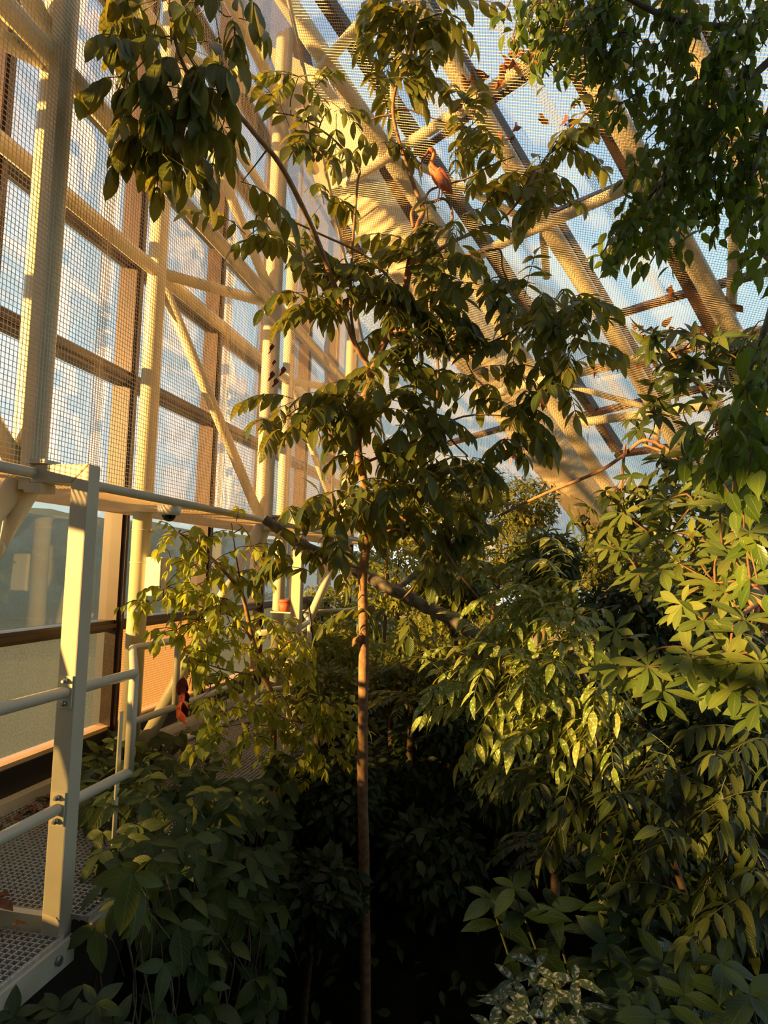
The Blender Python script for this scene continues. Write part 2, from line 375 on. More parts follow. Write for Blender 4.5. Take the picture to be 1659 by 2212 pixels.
# ground of the planted pit
def gz(x, y):
    a = min(1, max(0, (y - 4.7) / 1.9)); b = min(1, max(0, (x - 2.2) / 2.0)); t = max(a, b); t = t * t * (3 - 2 * t)
    return -4.6 + 2.5 * t + .12 * math.sin(x * 2.1) * math.cos(y * 1.7)
g = MB(); nx, ny = 44, 60; V = []; Fq = []
for j in range(ny + 1):
    for i in range(nx + 1):
        x = -3.3 + 13.3 * i / nx; y = -3 + 23 * j / ny; V.append((x, y, gz(x, y)))
for j in range(ny):
    for i in range(nx):
        a = j * (nx + 1) + i; Fq.append((a, a + 1, a + nx + 2, a + nx + 1))
g.add(V, Fq); tag(g.build('floor', 'soil'), kind='structure')
w = MB(); w.box((-3.62, -3, -5), (-3.28, 20, DECK - .12)); tag(w.build('wall_left', 'concrete', smooth=False), kind='structure')
w = MB(); w.box((-3.48, -1, DECK - .12), (-3.22, 19, DECK + .06)); tag(w.build('baseboard_left', 'cream_paint', smooth=False), kind='structure')
w = MB(); w.box((-3.47, -1, DECK + .06), (-3.30, 19, DECK + .24)); tag(w.build('trim_1', 'black_strip', smooth=False), kind='structure')
w = MB(); w.box((-3.7, -3.3, -5), (10, -3.0, 7)); tag(w.build('wall_back', 'concrete', smooth=False), kind='structure')
w = MB(); w.box((-3.7, -3.2, 1.2), (-3.45, -.45, 8.5)); w.box((-3.7, -3.2, 8.3), (10, .2, 8.5)); w.box((-3.7, -3.2, -5), (-3.45, -1.32, -.45)); tag(w.build('added_sun_block', 'concrete', smooth=False), kind='structure')  # added unseen slabs, placed to keep the low sun off fig and lower shrubs
w = MB(); w.box((10, -3, -5), (10.3, 20, -1.0)); w.box((-3.6, 19, -5), (10.3, 19.3, -1.0)); tag(w.build('wall_far', 'concrete', smooth=False), kind='structure')
w = MB(); w.box((-60, -4, -2.3), (-3.63, 60, -1.75)); tag(w.build('ground_outside', 'outside_ground', smooth=False), kind='structure')
# grassy bank beyond the glass
w = MB(); V = []; Fq = []; RB = random.Random(4)
for j in range(61):
    y = 2 + j * 1.6
    for i, (x, z) in enumerate(((-14, -1.8), (-17, .2), (-21, 1.6), (-27, 2.6), (-40, 3.0), (-60, 3.2))):
        V.append((x + RB.uniform(-.6, .6) - .0 * y, y, z + (RB.uniform(-.35, .35) if i else 0)))
for j in range(60):
    for i in range(5):
        a = j * 6 + i; Fq.append((a, a + 1, a + 7, a + 6))
w.add(V, Fq); tag(w.build('hill_outside', 'outside_bank'), kind='structure')

# windows of the left wall: one bay between two mullions
for k in range(len(YM) - 1):
    y0, y1 = YM[k], YM[k + 1]
    wn_ = empty('window_%d' % (k + 1), (GX, (y0 + y1) / 2, DECK + .2), kind='structure')
    zt = min(7.8, roof_z(GX, y0, .6))
    m = MB(); m.box((GX - .07, y1 - .045, DECK + .2), (GX + .10, y1 + .045, zt)); m.box((GX + .10, y1 - .02, DECK + .2), (GX + .13, y1 + .02, zt))
    m.build('mullion', 'brown_frame', wn_, False)
    zs = [z for z in ZB if z < zt - .2]
    for z in zs:
        h = .045 if z < 0 else .055
        m = MB(); m.box((GX - .05, y0 + .045, z - h), (GX + .085, y1 - .045, z + h)); m.box((GX + .085, y0 + .045, z - .018), (GX + .11, y1 - .045, z + .018))
        m.build('transom', 'brown_frame', wn_, False)
    m = MB(); m.box((GX - .05, y0 + .045, DECK + .2), (GX + .085, y1 - .045, DECK + .27)); m.build('sill', 'tan_board', wn_, False)
    edges = [DECK + .27] + zs + [zt]
    for a, b in zip(edges[:-1], edges[1:]):
        mat = 'glass_frosted' if b < -.4 else ('glass_low' if b < .6 else 'glass_wall')
        if k == 4 and b < -.4: continue
        if k == 7 and b < -.4: continue
        m = MB(); m.add([(GX, y0 + .04, a + .02), (GX, y1 - .04, a + .02), (GX, y1 - .04, b - .02), (GX, y0 + .04, b - .02)], [(0, 1, 2, 3)])
        m.build('pane', mat, wn_, False)
m = MB(); m.add([(GX, YM[4] + .05, DECK + .28), (GX, YM[5] - .05, DECK + .28), (GX, YM[5] - .05, -.6), (GX, YM[4] + .05, -.6)], [(0, 1, 2, 3)])
tag(m.build('woven_panel', 'woven_panel', smooth=False), 'tan woven panel filling the low window bay behind the yellow-lit column', 'panel')
m = MB(); m.box((GX - .02, YM[7] + .05, DECK + .3), (GX + .05, YM[8] - .1, -.52)); tb = m.build('board', 'tan_board', smooth=False)
tag(tb, 'plain tan board closing a far low window bay, seen left of the slender trunk', 'board')
m = MB(); m.box((GX - .03, YM[8] - .1, DECK + .3), (GX + .07, YM[8] - .06, -.52)); m.build('edge_strip', 'brown_frame', tb, False)

# roof glazing
ceil = empty('ceiling', (1.5, 7, roof_z(1.5, 7, .75)), kind='structure')
def roof_poly(pts, off): return [rf(x, y, off) for x, y in pts]
def roof_beam(a, b, w, h, off, name, mat):
    m = MB(); pa = rf(*a, off); pb = rf(*b, off); d = nrm(pb - pa)
    if b[0] > 1480 and name == 'glazing_bar': pb = pb + d * max(.1, (pb[2] + .8) / -d[2])
    if b[0] > 1550 and name == 'cross_bar': pb = pb + d * 2.5
    m.beam(pa, pb, w, h, RN); m.build(name, mat, ceil, False)
GB = [((660, -65), (1067, 552)), ((1067, 552), (1334, 970)), ((880, -58), (1421, 853)), ((1421, 853), (1500, 985)), ((1130, -75), (1545, 717)), ((1545, 717), (1660, 935)),
      ((1470, -20), (1740, 560)), ((805, 312), (960, 575)), ((725, 470), (830, 650)), ((640, 60), (720, 430))]
for a, b in GB: roof_beam(a, b, .15, .12, .62, 'glazing_bar', 'brown_frame')
HB = [((840, 371), (1061, 219)), ((1061, 219), (1213, 113)), ((1213, 113), (1400, -25)), ((1085, 507), (1332, 405)), ((1332, 405), (1560, 300)), ((1325, 682), (1494, 630)), ((1494, 630), (1720, 570)),
      ((1235, 903), (1440, 855)), ((1440, 855), (1700, 800)), ((960, 960), (1120, 915)), ((1330, 982), (1700, 930)), ((1600, 290), (1720, 240))]
for a, b in HB: roof_beam(a, b, .07, .09, .60, 'cross_bar', 'brown_frame')
m = MB(); A = RP0 + RN * .64
for i in range(12):
    for j in range(8):
        q0 = -1.2 + i * 1.36; e0 = -7 + j * 2.26
        m.add([A + RQ * q0 + RE * e0, A + RQ * (q0 + 1.36) + RE * e0, A + RQ * (q0 + 1.36) + RE * (e0 + 2.26), A + RQ * q0 + RE * (e0 + 2.26)], [(0, 1, 2, 3)])
m.build('glass_sheet', 'glass_roof', ceil, False)

# ================================================================== STEEL
def steel(name, pts, r, label, cat, mat='cream_paint', group=None, n=16):
    m = MB(); m.tube(pts, r, n); o = m.build(name, mat); tag(o, label, cat, group); return o
INNER = [2.95, 6.26, 9.57]; OUTER = [1.69, 5.0, 8.31, 11.62]; XI, XO = -2.45, -2.95
in_lab = ['cream steel tube column nearest the camera, behind the first netting post', 'cream steel tube column in the middle of the netted wall, above the second rail post', 'cream steel tube column at the far end of the netted wall, half hidden by leaves']
out_lab = ['cream outer column cut off by the picture edge, nearest the camera', 'tall cream outer column carrying the white junction box', 'yellow-lit outer column just behind the second tapered column foot', 'cream outer column farthest along the walkway']
for y, l in zip(INNER, in_lab):
    rt = empty('steel_column', (XI, y + .1, .0), l, 'column', 'inner steel columns')
    m = MB(); n = 18; zt = min(7.6, roof_z(XI, y) - .1); V = []
    for zz in (0, 1):
        for j in range(n):
            a = 2 * math.pi * j / n; c_, s_ = math.cos(a), math.sin(a)
            V.append((XI + .085 * c_, y + .1 + .085 * s_, .42 if zz == 0 else zt))
    F_ = [(j, (j + 1) % n, n + (j + 1) % n, n + j) for j in range(n)] + [tuple(range(n, 2 * n))]
    m.add(V, F_); m.build('shaft', 'cream_paint', rt)
    m = MB(); V = []; K = 8
    for i in range(K + 1):
        t = i / K; zc = .43 - .42 * t; wv = .09 * (1 - .82 * t ** 1.4); dv = .10 * (1 - .55 * t)
        for j in range(n):
            a = 2 * math.pi * j / n
            V.append((XI + wv * math.cos(a), y + .1 - .16 * t ** 1.3 + dv * math.sin(a) * (1 - .7 * t), zc + .05 * math.sin(a) * t))
    F_ = [(i*n+j, (i+1)*n+j, (i+1)*n+(j+1) % n, i*n+(j+1) % n) for i in range(K) for j in range(n)] + [tuple(K*n+j for j in range(n))]
    m.add(V, F_); m.build('tapered_foot', 'cream_paint', rt)
for i, (y, l) in enumerate(zip(OUTER, out_lab)):
    rt = empty('steel_column', (XO, y, DECK), l, 'column', 'outer steel columns')
    zt = min(7.6, roof_z(XO, y) - .05)
    m = MB(); m.tube([(XO, y, DECK), (XO, y, zt)], .075, 20); m.build('shaft', 'cream_paint', rt)
    m = MB(); m.disc((XO, y, DECK + .0), (0, 0, 1), .14, .03); m.build('base_plate', 'cream_paint', rt)
    m = MB(); m.add([(XO - .012, y - .05, DECK + .03), (XO - .012, y + .36, DECK + .03), (XO - .012, y + .30, DECK + .22), (XO - .012, y + .05, DECK + .34), (XO + .012, y - .05, DECK + .03), (XO + .012, y + .36, DECK + .03), (XO + .012, y + .30, DECK + .22), (XO + .012, y + .05, DECK + .34)],
                    [(0, 1, 2, 3), (7, 6, 5, 4), (0, 4, 5, 1), (1, 5, 6, 2), (2, 6, 7, 3), (3, 7, 4, 0)]); m.build('gusset', 'cream_paint', rt, False)
    if i == 1:
        for z in (-.02, .24): m = MB(); m.tube([(XO, y, z), (XO, y, z + .006)], .079, 20); m.box((XO + .06, y - .02, z - .012), (XO + .10, y + .03, z + .014)); m.build('clamp_band', 'cream_paint', rt)
ZI = [2.62, 4.72]; ZO = [2.38, 4.35]
steel('chord_tube', [(XI + .02, -1, ZI[0]), (XI + .02, 10.6, ZI[0])], .058, 'long cream chord tube of the netted wall, lower inner one meeting the columns', 'beam')
steel('chord_tube', [(XI + .02, -1, ZI[1]), (XI + .02, 7.5, ZI[1])], .055, 'upper inner chord tube of the netted wall, at the top left', 'beam')
steel('chord_tube', [(XO, -1, ZO[0]), (XO, 11.4, ZO[0])], .055, 'outer chord tube close to the glass, below the inner chord', 'beam')
steel('chord_tube', [(XO, -1, ZO[1]), (XO, 8.3, ZO[1])], .05, 'upper outer chord tube close to the glass, behind overhanging leaves', 'beam')
dg = []
for yo, yi, who in ((5.0, 6.36, 'second column'), (8.31, 9.67, 'far column'), (1.69, 3.05, 'nearest column')):
    dg += [((XO, yo, ZO[0]), (XI, yi, ZI[0]), 'short near-level brace reaching the lower chord at the %s' % who),
           ((XO, yo, ZO[0]), (XI, yi - .05, .42), 'long steep brace running down to the foot of the %s' % who)]
    if yo < 8: dg += [((XO, yo, ZO[1]), (XI, yi, ZI[1]), 'slanted upper brace reaching the upper chord at the %s' % who),
           ((XO, yo, ZO[1]), (XI, yi, ZI[0] + .05), 'long upper brace dropping to the lower chord at the %s' % who)]
dg += [((XO, 5.0, ZO[0]), (XI, 3.1, ZI[0]), 'brace running back from the tall outer column to the nearest column'),
       ((XO, 1.69, ZO[1]), (XI, 3.0, ZI[0] + .1), 'steep cream brace in the top left corner above the nearest column')]
for a, b, l in dg[:-2] + dg[-1:]: steel('diagonal_brace', [a, b], .048, 'cream ' + l if 'cream' not in l else l, 'brace')
for yi, yo, l in ((2.95, 1.75, 'cream strut rising to the tapered column foot at the left picture edge'), (6.26, 5.12, 'cream strut rising past the woven panel to the second tapered column foot'), (9.57, 8.43, 'cream strut far along the walkway behind the pinnate leaves')):
    steel('foot_strut', [(XI, yi + .02, .36), (XO + .02, yo, DECK + .12)], .058, l, 'strut')

# roof tubes
def roof_run(name, pts, r, off, label, cat, mat='cream_paint'):
    P = [rf(x, y, off) for x, y in pts]
    if cat == 'rafter': P = [P[0] + nrm(P[0] - P[1]) * 1.5] + P + [P[-1] + nrm(P[-1] - P[-2]) * max(.1, (P[-1][2] + 1.0) / -nrm(P[-1] - P[-2])[2])]
    if cat == 'purlin' and pts[-1][1] < 760: P = P + [P[-1] + nrm(P[-1] - P[-2]) * 2.5]
    steel(name, P, r, label, cat, mat)
roof_run('roof_rafter', [(575, -66), (841, 338), (1018, 600), (1171, 836), (1345, 1100)], .105, .26, 'thick sunlit rafter tube along the big cloth duct', 'rafter')
roof_run('roof_rafter', [(890, -10), (1031, 229), (1191, 503), (1302, 680), (1421, 889), (1490, 1010)], .10, .26, 'thick rafter tube crossing behind the perched red bird branch, right of the duct', 'rafter')
roof_run('roof_rafter', [(1172, -45), (1228, 69), (1370, 325), (1545, 650), (1650, 840)], .105, .26, 'thick rafter tube between the two hanging foliage masses', 'rafter')
roof_run('roof_rafter', [(1450, 0), (1524, 163), (1629, 392), (1740, 630)], .10, .26, 'rafter tube farthest right, mostly behind fig leaves', 'rafter')
roof_run('roof_purlin', [(690, 148), (720, 116), (798, 31), (850, -25)], .062, .20, 'short bright cross tube at the top beside the tree tip', 'purlin')
roof_run('roof_purlin', [(745, 398), (831, 343), (1019, 223), (1224, 78), (1340, -32)], .062, .20, 'cross tube littered with dead leaves, upper roof', 'purlin')
roof_run('roof_purlin', [(960, 590), (1097, 519), (1251, 452), (1332, 416), (1512, 329), (1700, 230)], .062, .20, 'cross tube below the red bird, middle of the roof', 'purlin')
roof_run('roof_purlin', [(1030, 862), (1150, 827), (1276, 799), (1370, 778), (1560, 735)], .062, .20, 'cross tube speckled with dead leaves, lower roof', 'purlin')
roof_run('roof_purlin', [(1252, 913), (1430, 889), (1560, 872)], .062, .20, 'lowest cross tube of the roof with a hook hanging', 'purlin')
for pts, r, l in (([(858, -40), (847, 330)], .045, 'slim upright tube behind the treetop'), ([(1172, 488), (1181, 600)], .045, 'short upright tube below the middle cross tube'),
                  ([(1592, 380), (1578, 700)], .055, 'upright tube near the right picture edge under fig leaves'), ([(1424, 890), (1414, 985)], .05, 'short upright tube dropping from the lowest cross tube'),
                  ([(885, 348), (1160, 486)], .042, 'shaded diagonal tube right of the red bird'), ([(1236, 834), (1425, 888)], .042, 'diagonal tube above the lowest cross tube'), ([(1215, 75), (1360, 150)], .045, 'short diagonal tube behind the fig leaves')):
    roof_run('roof_web', pts, r, .32, 'cream ' + l, 'roof tube')
# cloth duct
dc = [rf(748, 350, .95), rf(1262, 1060, .95), rf(1345, 1170, .95)]
rt = empty('cloth_duct', dc[0], 'wide cream cloth duct sloping down behind the roof netting', 'duct')
m = MB(); d = nrm(dc[1] - dc[0]); Ld = np.linalg.norm(dc[2] - dc[0]); pts = []; rad = []
K = int(Ld / .07)
for i in range(K * 2 + 1): pts.append(dc[0] + d * (Ld * i / (K * 2))); rad.append(.465 + .016 * abs(math.sin(i * math.pi / 4)))
m.tube(pts, rad, 30); m.build('duct_skin', 'duct_cloth', rt)
m = MB()
for i in range(8, K * 2, 9): m = MB(); m.tube([pts[i] - d * .015, pts[i] + d * .015], .489, 30, False); m.build('hoop', 'duct_cloth', rt)
m = MB(); P = roof_poly([(575, 95), (688, 150), (825, 345), (742, 398), (690, 420)], .40); P2 = roof_poly([(575, 95), (688, 150), (825, 345), (742, 398), (690, 420)], .43)
k_ = len(P); m.add(P + P2, [tuple(range(k_)), tuple(range(2 * k_ - 1, k_ - 1, -1))] + [(i, k_ + i, k_ + (i + 1) % k_, (i + 1) % k_) for i in range(k_)])
tag(m.build('roof_sheet', 'cream_sheet', smooth=False), 'pale cream sheet closing the corner of roof and netted wall', 'roof sheet')
# hook on the lowest cross tube
h0 = rf(1270, 912, .14); m = MB(); m.tube([h0 + np.array([.03 * math.sin(t), 0, -.05 + .03 * math.cos(t)]) for t in np.linspace(0, 6, 12)] + [h0 + np.array([0, 0, -.10]), h0 + np.array([0, 0, -.32])], .006, 6)
tag(m.build('hook', 'bolt_steel'), 'thin steel hook and wire hanging from the lowest cross tube', 'hook')

# ================================================================== NETTING
def wire(m, a, b, r, seg=1.2):
    a = np.array(a); b = np.array(b); L = np.linalg.norm(b - a); k = max(1, int(L / seg))
    d = (b - a) / L; u = nrm(np.cross(d, (.31, .53, .79))); w_ = np.cross(d, u)
    ring = [r * (math.cos(t) * u + math.sin(t) * w_) for t in (0, 2.094, 4.189)]
    V = [a + (b - a) * i / k + q for i in range(k + 1) for q in ring]
    m.add(V, [(i*3+j, i*3+(j+1) % 3, i*3+3+(j+1) % 3, i*3+3+j) for i in range(k) for j in range(3)])
P_ = .0255; WR = .0019
Rn = random.Random(11)
m = MB()
y = 1.2
while y < 11.5:
    wire(m, (NX + Rn.gauss(0, .0008), y, .40), (NX, y, min(7.4, roof_z(NX, y))), WR); y += P_
z = .40
while z < 7.4:
    y1 = min(11.5, RP0[1] + (RP0[2] - z) / (RN[1] / RN[2])); wire(m, (NX, 1.2, z), (NX, y1, z), WR); z += P_
nw = empty('wire_netting', (NX, 6, .4), 'upright square wire netting standing in front of the cream wall columns', 'netting')
m.build('mesh', 'wire', nw, False)
m = MB()
for yy in (3.32, 4.98, 6.62, 8.3):                                   # doubled overlaps of two net widths
    m = MB()
    for t in range(5): wire(m, (NX + .012, yy + t * .021 + .008, .42), (NX + .012, yy + t * .021 + .008, min(7.2, roof_z(NX, yy) - .1)), .0018)
    zz = .41
    while zz < min(7.2, roof_z(NX, yy) - .1):
        wire(m, (NX + .012, yy, zz), (NX + .012, yy + .10, zz), .0018); zz += P_
    m.build('overlap_seam', 'wire', nw, False)
m = MB()
m.tube([(NX, 1.2, .41), (NX, 11.5, .41)], .028, 10); m.build('bottom_rail', 'grey_cream_paint', nw)
for yy in INNER:
    m = MB(); m.box((NX - .075, yy - .035, .33), (NX - .012, yy + .035, min(7.4, roof_z(NX, yy) - .05))); m.build('post', 'grey_cream_paint', nw, False)
m = MB(); wid = abs(GX + .15 - NX)
yy = 1.2
while yy < 11.5: wire(m, (NX, yy, .385), (GX + .13, yy, .385), WR); yy += P_
k = 0
while k * P_ < wid: wire(m, (NX - k * P_, 1.2, .385), (NX - k * P_, 11.5, .385), WR); k += 1
nc = empty('wire_netting', (-2.85, 6, .385), 'level strip of wire netting roofing the walkway under the wall net', 'netting')
m.build('mesh', 'wire', nc, False)
for yy in np.arange(1.7, 11.4, 1.655):
    m = MB(); m.box((GX + .1, yy - .02, .395), (NX, yy + .02, .43)); m.build('support_bar', 'grey_cream_paint', nc, False)
# roof net, aligned with the edge along the wall
m = MB(); QL, E0, E1 = 9.2, -5.6, 8.6
q = 0.
while q < QL: wire(m, RP0 + RQ * q + RE * E0, RP0 + RQ * q + RE * E1, WR * 1.05); q += .0265
t = E0
while t < E1: wire(m, RP0 + RE * t, RP0 + RE * t + RQ * QL, WR * 1.05); t += .0265
nr_ = empty('wire_netting', RP0 + RQ * 3, 'square wire netting stretched under the sloping glass roof', 'netting')
m.build('mesh', 'wire_roof', nr_, False)
m = MB()
for a, b in (((1046, 0), (1440, 650)), ((868, 100), (1163, 573)), ((1560, 380), (1690, 655)), ((1295, 785), (1390, 935)), ((1030, -150), (1046, 0))):
    m = MB(); A, B = rf(*a, -.012), rf(*b, -.012); d = nrm(B - A); s_ = nrm(np.cross(d, RN)); L = np.linalg.norm(B - A)
    for j in range(6): wire(m, A + s_ * (j * .019 - .05), B + s_ * (j * .019 - .05), .0016)
    tt = 0.
    while tt < L: wire(m, A + d * tt - s_ * .05, A + d * tt + s_ * .05, .0016); tt += .026
    m.build('overlap_seam', 'wire_roof', nr_, False)
m = MB(); m.tube([RP0 + RE * E0, RP0 + RE * E1], .02, 8); m.build('edge_cable', 'grey_cream_paint', nr_)

# ================================================================== WALKWAY
def grating(y0, y1, x0, x1, z, label, step=.034, stepy=.034):
    rt = empty('deck_grating', ((x0 + x1) / 2, (y0 + y1) / 2, z - .035), label, 'grating')
    m = MB(); x = x0
    while x <= x1: m.box((x - .0024, y0, z - .03), (x + .0024, y1, z)); x += step
    m.build('bearing_bars', 'grating_steel', rt, False)
    m = MB(); y = y0
    while y <= y1: m.box((x0, y - .0024, z - .022), (x1, y + .0024, z)); y += stepy
    m.build('cross_bars', 'grating_steel', rt, False)
    for a, b in ((x1 - .003, x1 + .004), (x0 - .004, x0 + .003)): m = MB(); m.box((a, y0, z - .032), (b, y1, z + .001)); m.build('edge_bar', 'grating_steel', rt, False)
    return rt
grating(.6, 2.93, -3.2, -2.0, DECK - .06, 'steel deck grating in the lower left corner, one step lower')
grating(3.0, 5.6, -3.2, -1.93, DECK, 'steel deck grating with leaf litter behind the nearest rail post')
grating(5.62, 12.5, -3.2, -1.93, DECK, 'steel deck grating farther along the walkway behind the climbing leaves')
m = MB(); m.box((-3.2, 2.94, DECK - .09), (-2.12, 2.985, DECK + .004)); tag(m.build('step_plate', 'cream_paint', smooth=False), 'cream step plate across the deck at the foot of the nearest post', 'step plate')
rt = empty('deck_beam', (-1.98, 1.8, DECK - .2), 'cream edge beam under the lower deck grating, bottom left corner', 'beam')
m = MB(); m.box((-1.995, .6, DECK - .19), (-1.975, 2.98, DECK - .075)); m.box((-2.04, .6, DECK - .19), (-1.995, 2.98, DECK - .18)); m.build('web', 'grey_cream_paint', rt, False)
m = MB(); m.disc((-1.975, 2.86, DECK - .13), (1, 0, 0), .02, .018, 6); m.build('bolt', 'bolt_steel', rt)
rt = empty('deck_beam', (-1.91, 7, DECK - .16), 'cream edge beam under the deck half covered by climbing leaves', 'beam')
m = MB(); m.box((-1.925, 3.0, DECK - .16), (-1.905, 12.5, DECK - .03)); m.build('web', 'grey_cream_paint', rt, False)
m = MB(); m.disc((-1.905, 3.14, DECK - .09), (1, 0, 0), .02, .018, 6); m.build('bolt', 'bolt_steel', rt)
for yy in (1.2, 3.6, 6.2, 9, 12):
    m = MB(); m.box((-3.27, yy - .03, DECK - .2), (-2.0, yy + .03, DECK - .1)); tag(m.build('deck_bracket', 'grey_cream_paint', smooth=False), 'steel cross bearer carrying the walkway deck from below', 'bracket', 'cross bearers under the deck')
# rail posts
plab = ['tall square cream post with bent top arm at the near deck step', 'square cream post with bent top arm farther along, beside the red pot']
for y, l in zip((2.96, 6.32), plab):
    rt = empty('rail_post', (-2.06, y, DECK - .16), l, 'post', 'square rail posts')
    s_ = .047; m = MB(); zt = .455
    V = [(-2.06 - s_, y - s_, DECK - .16), (-2.06 + s_, y - s_, DECK - .16), (-2.06 + s_, y + s_, DECK - .16), (-2.06 - s_, y + s_, DECK - .16)]
    V += [(a, b, (zt - 2 * s_ if a < -2.06 else zt)) for a, b, c_ in V]
    m.add(V, [(0, 3, 2, 1), (4, 5, 6, 7), (0, 1, 5, 4), (1, 2, 6, 5), (2, 3, 7, 6), (3, 0, 4, 7)]); up_ = m.build('upright', 'grey_cream_paint', rt, False)
    bv = up_.modifiers.new('b', 'BEVEL'); bv.width = .007; bv.segments = 2
    m = MB(); V = []
    for xx, z0, z1 in ((-2.06 + s_, zt, zt), (-2.06 - s_, zt - 2 * s_, zt), (NX - .01, zt - 2 * s_, zt)):
        pass
    m.add([(-2.06 - s_, y - s_, zt - 2 * s_), (-2.06 + s_, y - s_, zt), (NX - .01, y - s_, zt), (NX - .01, y - s_, zt - 2 * s_),
           (-2.06 - s_, y + s_, zt - 2 * s_), (-2.06 + s_, y + s_, zt), (NX - .01, y + s_, zt), (NX - .01, y + s_, zt - 2 * s_)],
          [(0, 1, 2, 3), (7, 6, 5, 4), (0, 4, 5, 1), (1, 5, 6, 2), (2, 6, 7, 3), (3, 7, 4, 0)])
    ar = m.build('top_arm', 'grey_cream_paint', rt, False); bv = ar.modifiers.new('b', 'BEVEL'); bv.width = .006; bv.segments = 2
    m = MB(); m.box((NX - .03, y - .06, zt - .14), (NX + .06, y + .05, zt - .095)); m.build('arm_bracket', 'grey_cream_paint', rt, False); m = MB(); m.box((NX - .02, y - .07, zt), (NX + .08, y + .05, zt + .02)); m.build('arm_bracket', 'grey_cream_paint', rt, False)
    for z in (-.622, -1.152):
        m = MB(); m.box((-2.06 - .032, y - s_ - .006, z - .075), (-2.06 + .036, y - s_, z + .075)); pl = m.build('rail_plate', 'cream_paint', rt, False); m = MB(); m.box((-2.06 - .032, y + s_, z - .075), (-2.06 + .036, y + s_ + .006, z + .075)); m.build('rail_plate', 'cream_paint', rt, False)
        for dz in (-.052, .052): m = MB(); m.tube([(-2.058, y - s_ - .006, z + dz), (-2.058, y - s_ - .02, z + dz), (-2.058, y - s_ - .0205, z + dz), (-2.058, y - s_ - .034, z + dz)], [.013, .013, .007, .007], 8); m.build('bolt', 'bolt_steel', pl)
# guard rails
RR = .0265
def rail(label, top, bottom, ups):
    rt = empty('guard_rail', (*top[len(top) // 2][:2], DECK), label, 'railing')
    m = MB(); m.tube(top, RR, 14); m.build('top_rail', 'grey_cream_paint', rt)
    m = MB(); m.tube(bottom, RR, 14); m.build('lower_rail', 'grey_cream_paint', rt)
    for u in ups:
        m = MB(); m.tube(u, RR, 14); m.build('upright', 'grey_cream_paint', rt)
zt, zb = -.622, -1.152
rail('near guard rail, cream tubes bolted through the tall post and jogging towards the glass',
     [(-2.06, .6, zt), (-2.06, 3.5, zt), (-2.66, 4.48, zt), (-2.65, 5.13, zt)], [(-2.06, .6, zb), (-2.06, 3.5, zb), (-2.67, 4.55, zb), (-2.65, 5.13, zb), (-2.62, 6.1, zb)],
     [[(-2.06, 3.5, zt), (-2.06, 3.5, zb)], [(-2.65, 5.13, zt), (-2.65, 5.13, zb)]])
m = MB(); m.box((-2.20, 3.60, DECK), (-2.192, 3.635, -.86)); tag(m.build('rail_stub', 'cream_paint', smooth=False), 'flat cream upright bar standing behind the end of the near guard rail', 'bar')
e1 = on_z(669, 1342, zt); e0 = on_z(559, 1367, zt)
rail('second guard rail, cream tubes around the second square post behind the leafy shrub',
     [tuple(e0), (-2.06, 6.32, zt), tuple(e1), (-2.6, e1[1] + .9, zt)], [(e0[0], e0[1], zb), (-2.06, 6.32, zb), (e1[0], e1[1], zb)], [[tuple(e1), (e1[0], e1[1], zb)]])
f0 = on_z(647, 1322, zt); f1 = on_z(775, 1316, zt); f2 = on_z(773, 1375, zb)
rail('far guard rail reaching behind the slender trunk', [tuple(f0), tuple(f1)], [(f0[0], f0[1], zb), (f1[0], f1[1], zb)], [[tuple(f1), (f1[0], f1[1], DECK)], [tuple(f0), (f0[0], f0[1], DECK)]])
# fittings
c0 = on_z(366, 1093, .385)
rt = empty('dome_camera', c0, 'white dome security camera under the walkway netting', 'camera')
m = MB(); m.disc(c0 + np.array([0, 0, -.065]), (0, 0, 1), .075, .065, 24, .08); m.build('housing', 'white_plastic', rt)
m = MB(); V = []; n = 20
for i in range(7):
    a = math.pi / 2 * i / 6
    for j in range(n): b = 2 * math.pi * j / n; V.append(c0 + np.array([.05 * math.cos(a) * math.cos(b), .05 * math.cos(a) * math.sin(b), -.06 - .05 * math.sin(a)]))
m.add(V, [(i*n+j, i*n+(j+1) % n, (i+1)*n+(j+1) % n, (i+1)*n+j) for i in range(6) for j in range(n)]); m.build('dome', 'black_gloss', rt)
b0 = on_x(329, 1247, -2.82)
rt = empty('junction_box', b0, 'white junction box fixed on the tall outer column', 'box')
m = MB(); m.box(b0 + np.array([-.05, -.02, -.15]), b0 + np.array([.09, .12, .16])); o = m.build('case', 'white_plastic', rt, False); bv = o.modifiers.new('b', 'BEVEL'); bv.width = .008; bv.segments = 2
m = MB(); m.box(b0 + np.array([-.045, -.034, -.145]), b0 + np.array([.085, -.02, .155])); o = m.build('lid', 'white_plastic', rt, False); bv = o.modifiers.new('b', 'BEVEL'); bv.width = .005; bv.segments = 2
m = MB(); m.box(b0 + np.array([.055, -.04, .08]), b0 + np.array([.085, -.034, .10])); m.build('latch', 'bolt_steel', rt, False)
m = MB(); m.tube(smooth_path([b0 + np.array([.0, .05, .16]), b0 + np.array([.0, .06, .21]), b0 + np.array([.05, .06, .23]), b0 + np.array([.10, .06, .19]), b0 + np.array([.12, .06, .1])]), .006, 8); m.build('cable', 'black_cable', rt)
p0 = on_x(616, 1309, -2.5)
rt = empty('flower_pot', p0 - np.array([0, 0, .06]), 'small red pot seen left of the second square post', 'pot')
m = MB(); m.disc(p0 - np.array([0, 0, .06]), (0, 0, 1), .055, .10, 20, .07); m.build('body', 'terracotta', rt)
m = MB(); m.disc(p0 + np.array([0, 0, .04]), (0, 0, 1), .08, .03, 20, .08); m.build('rim', 'terracotta', rt)
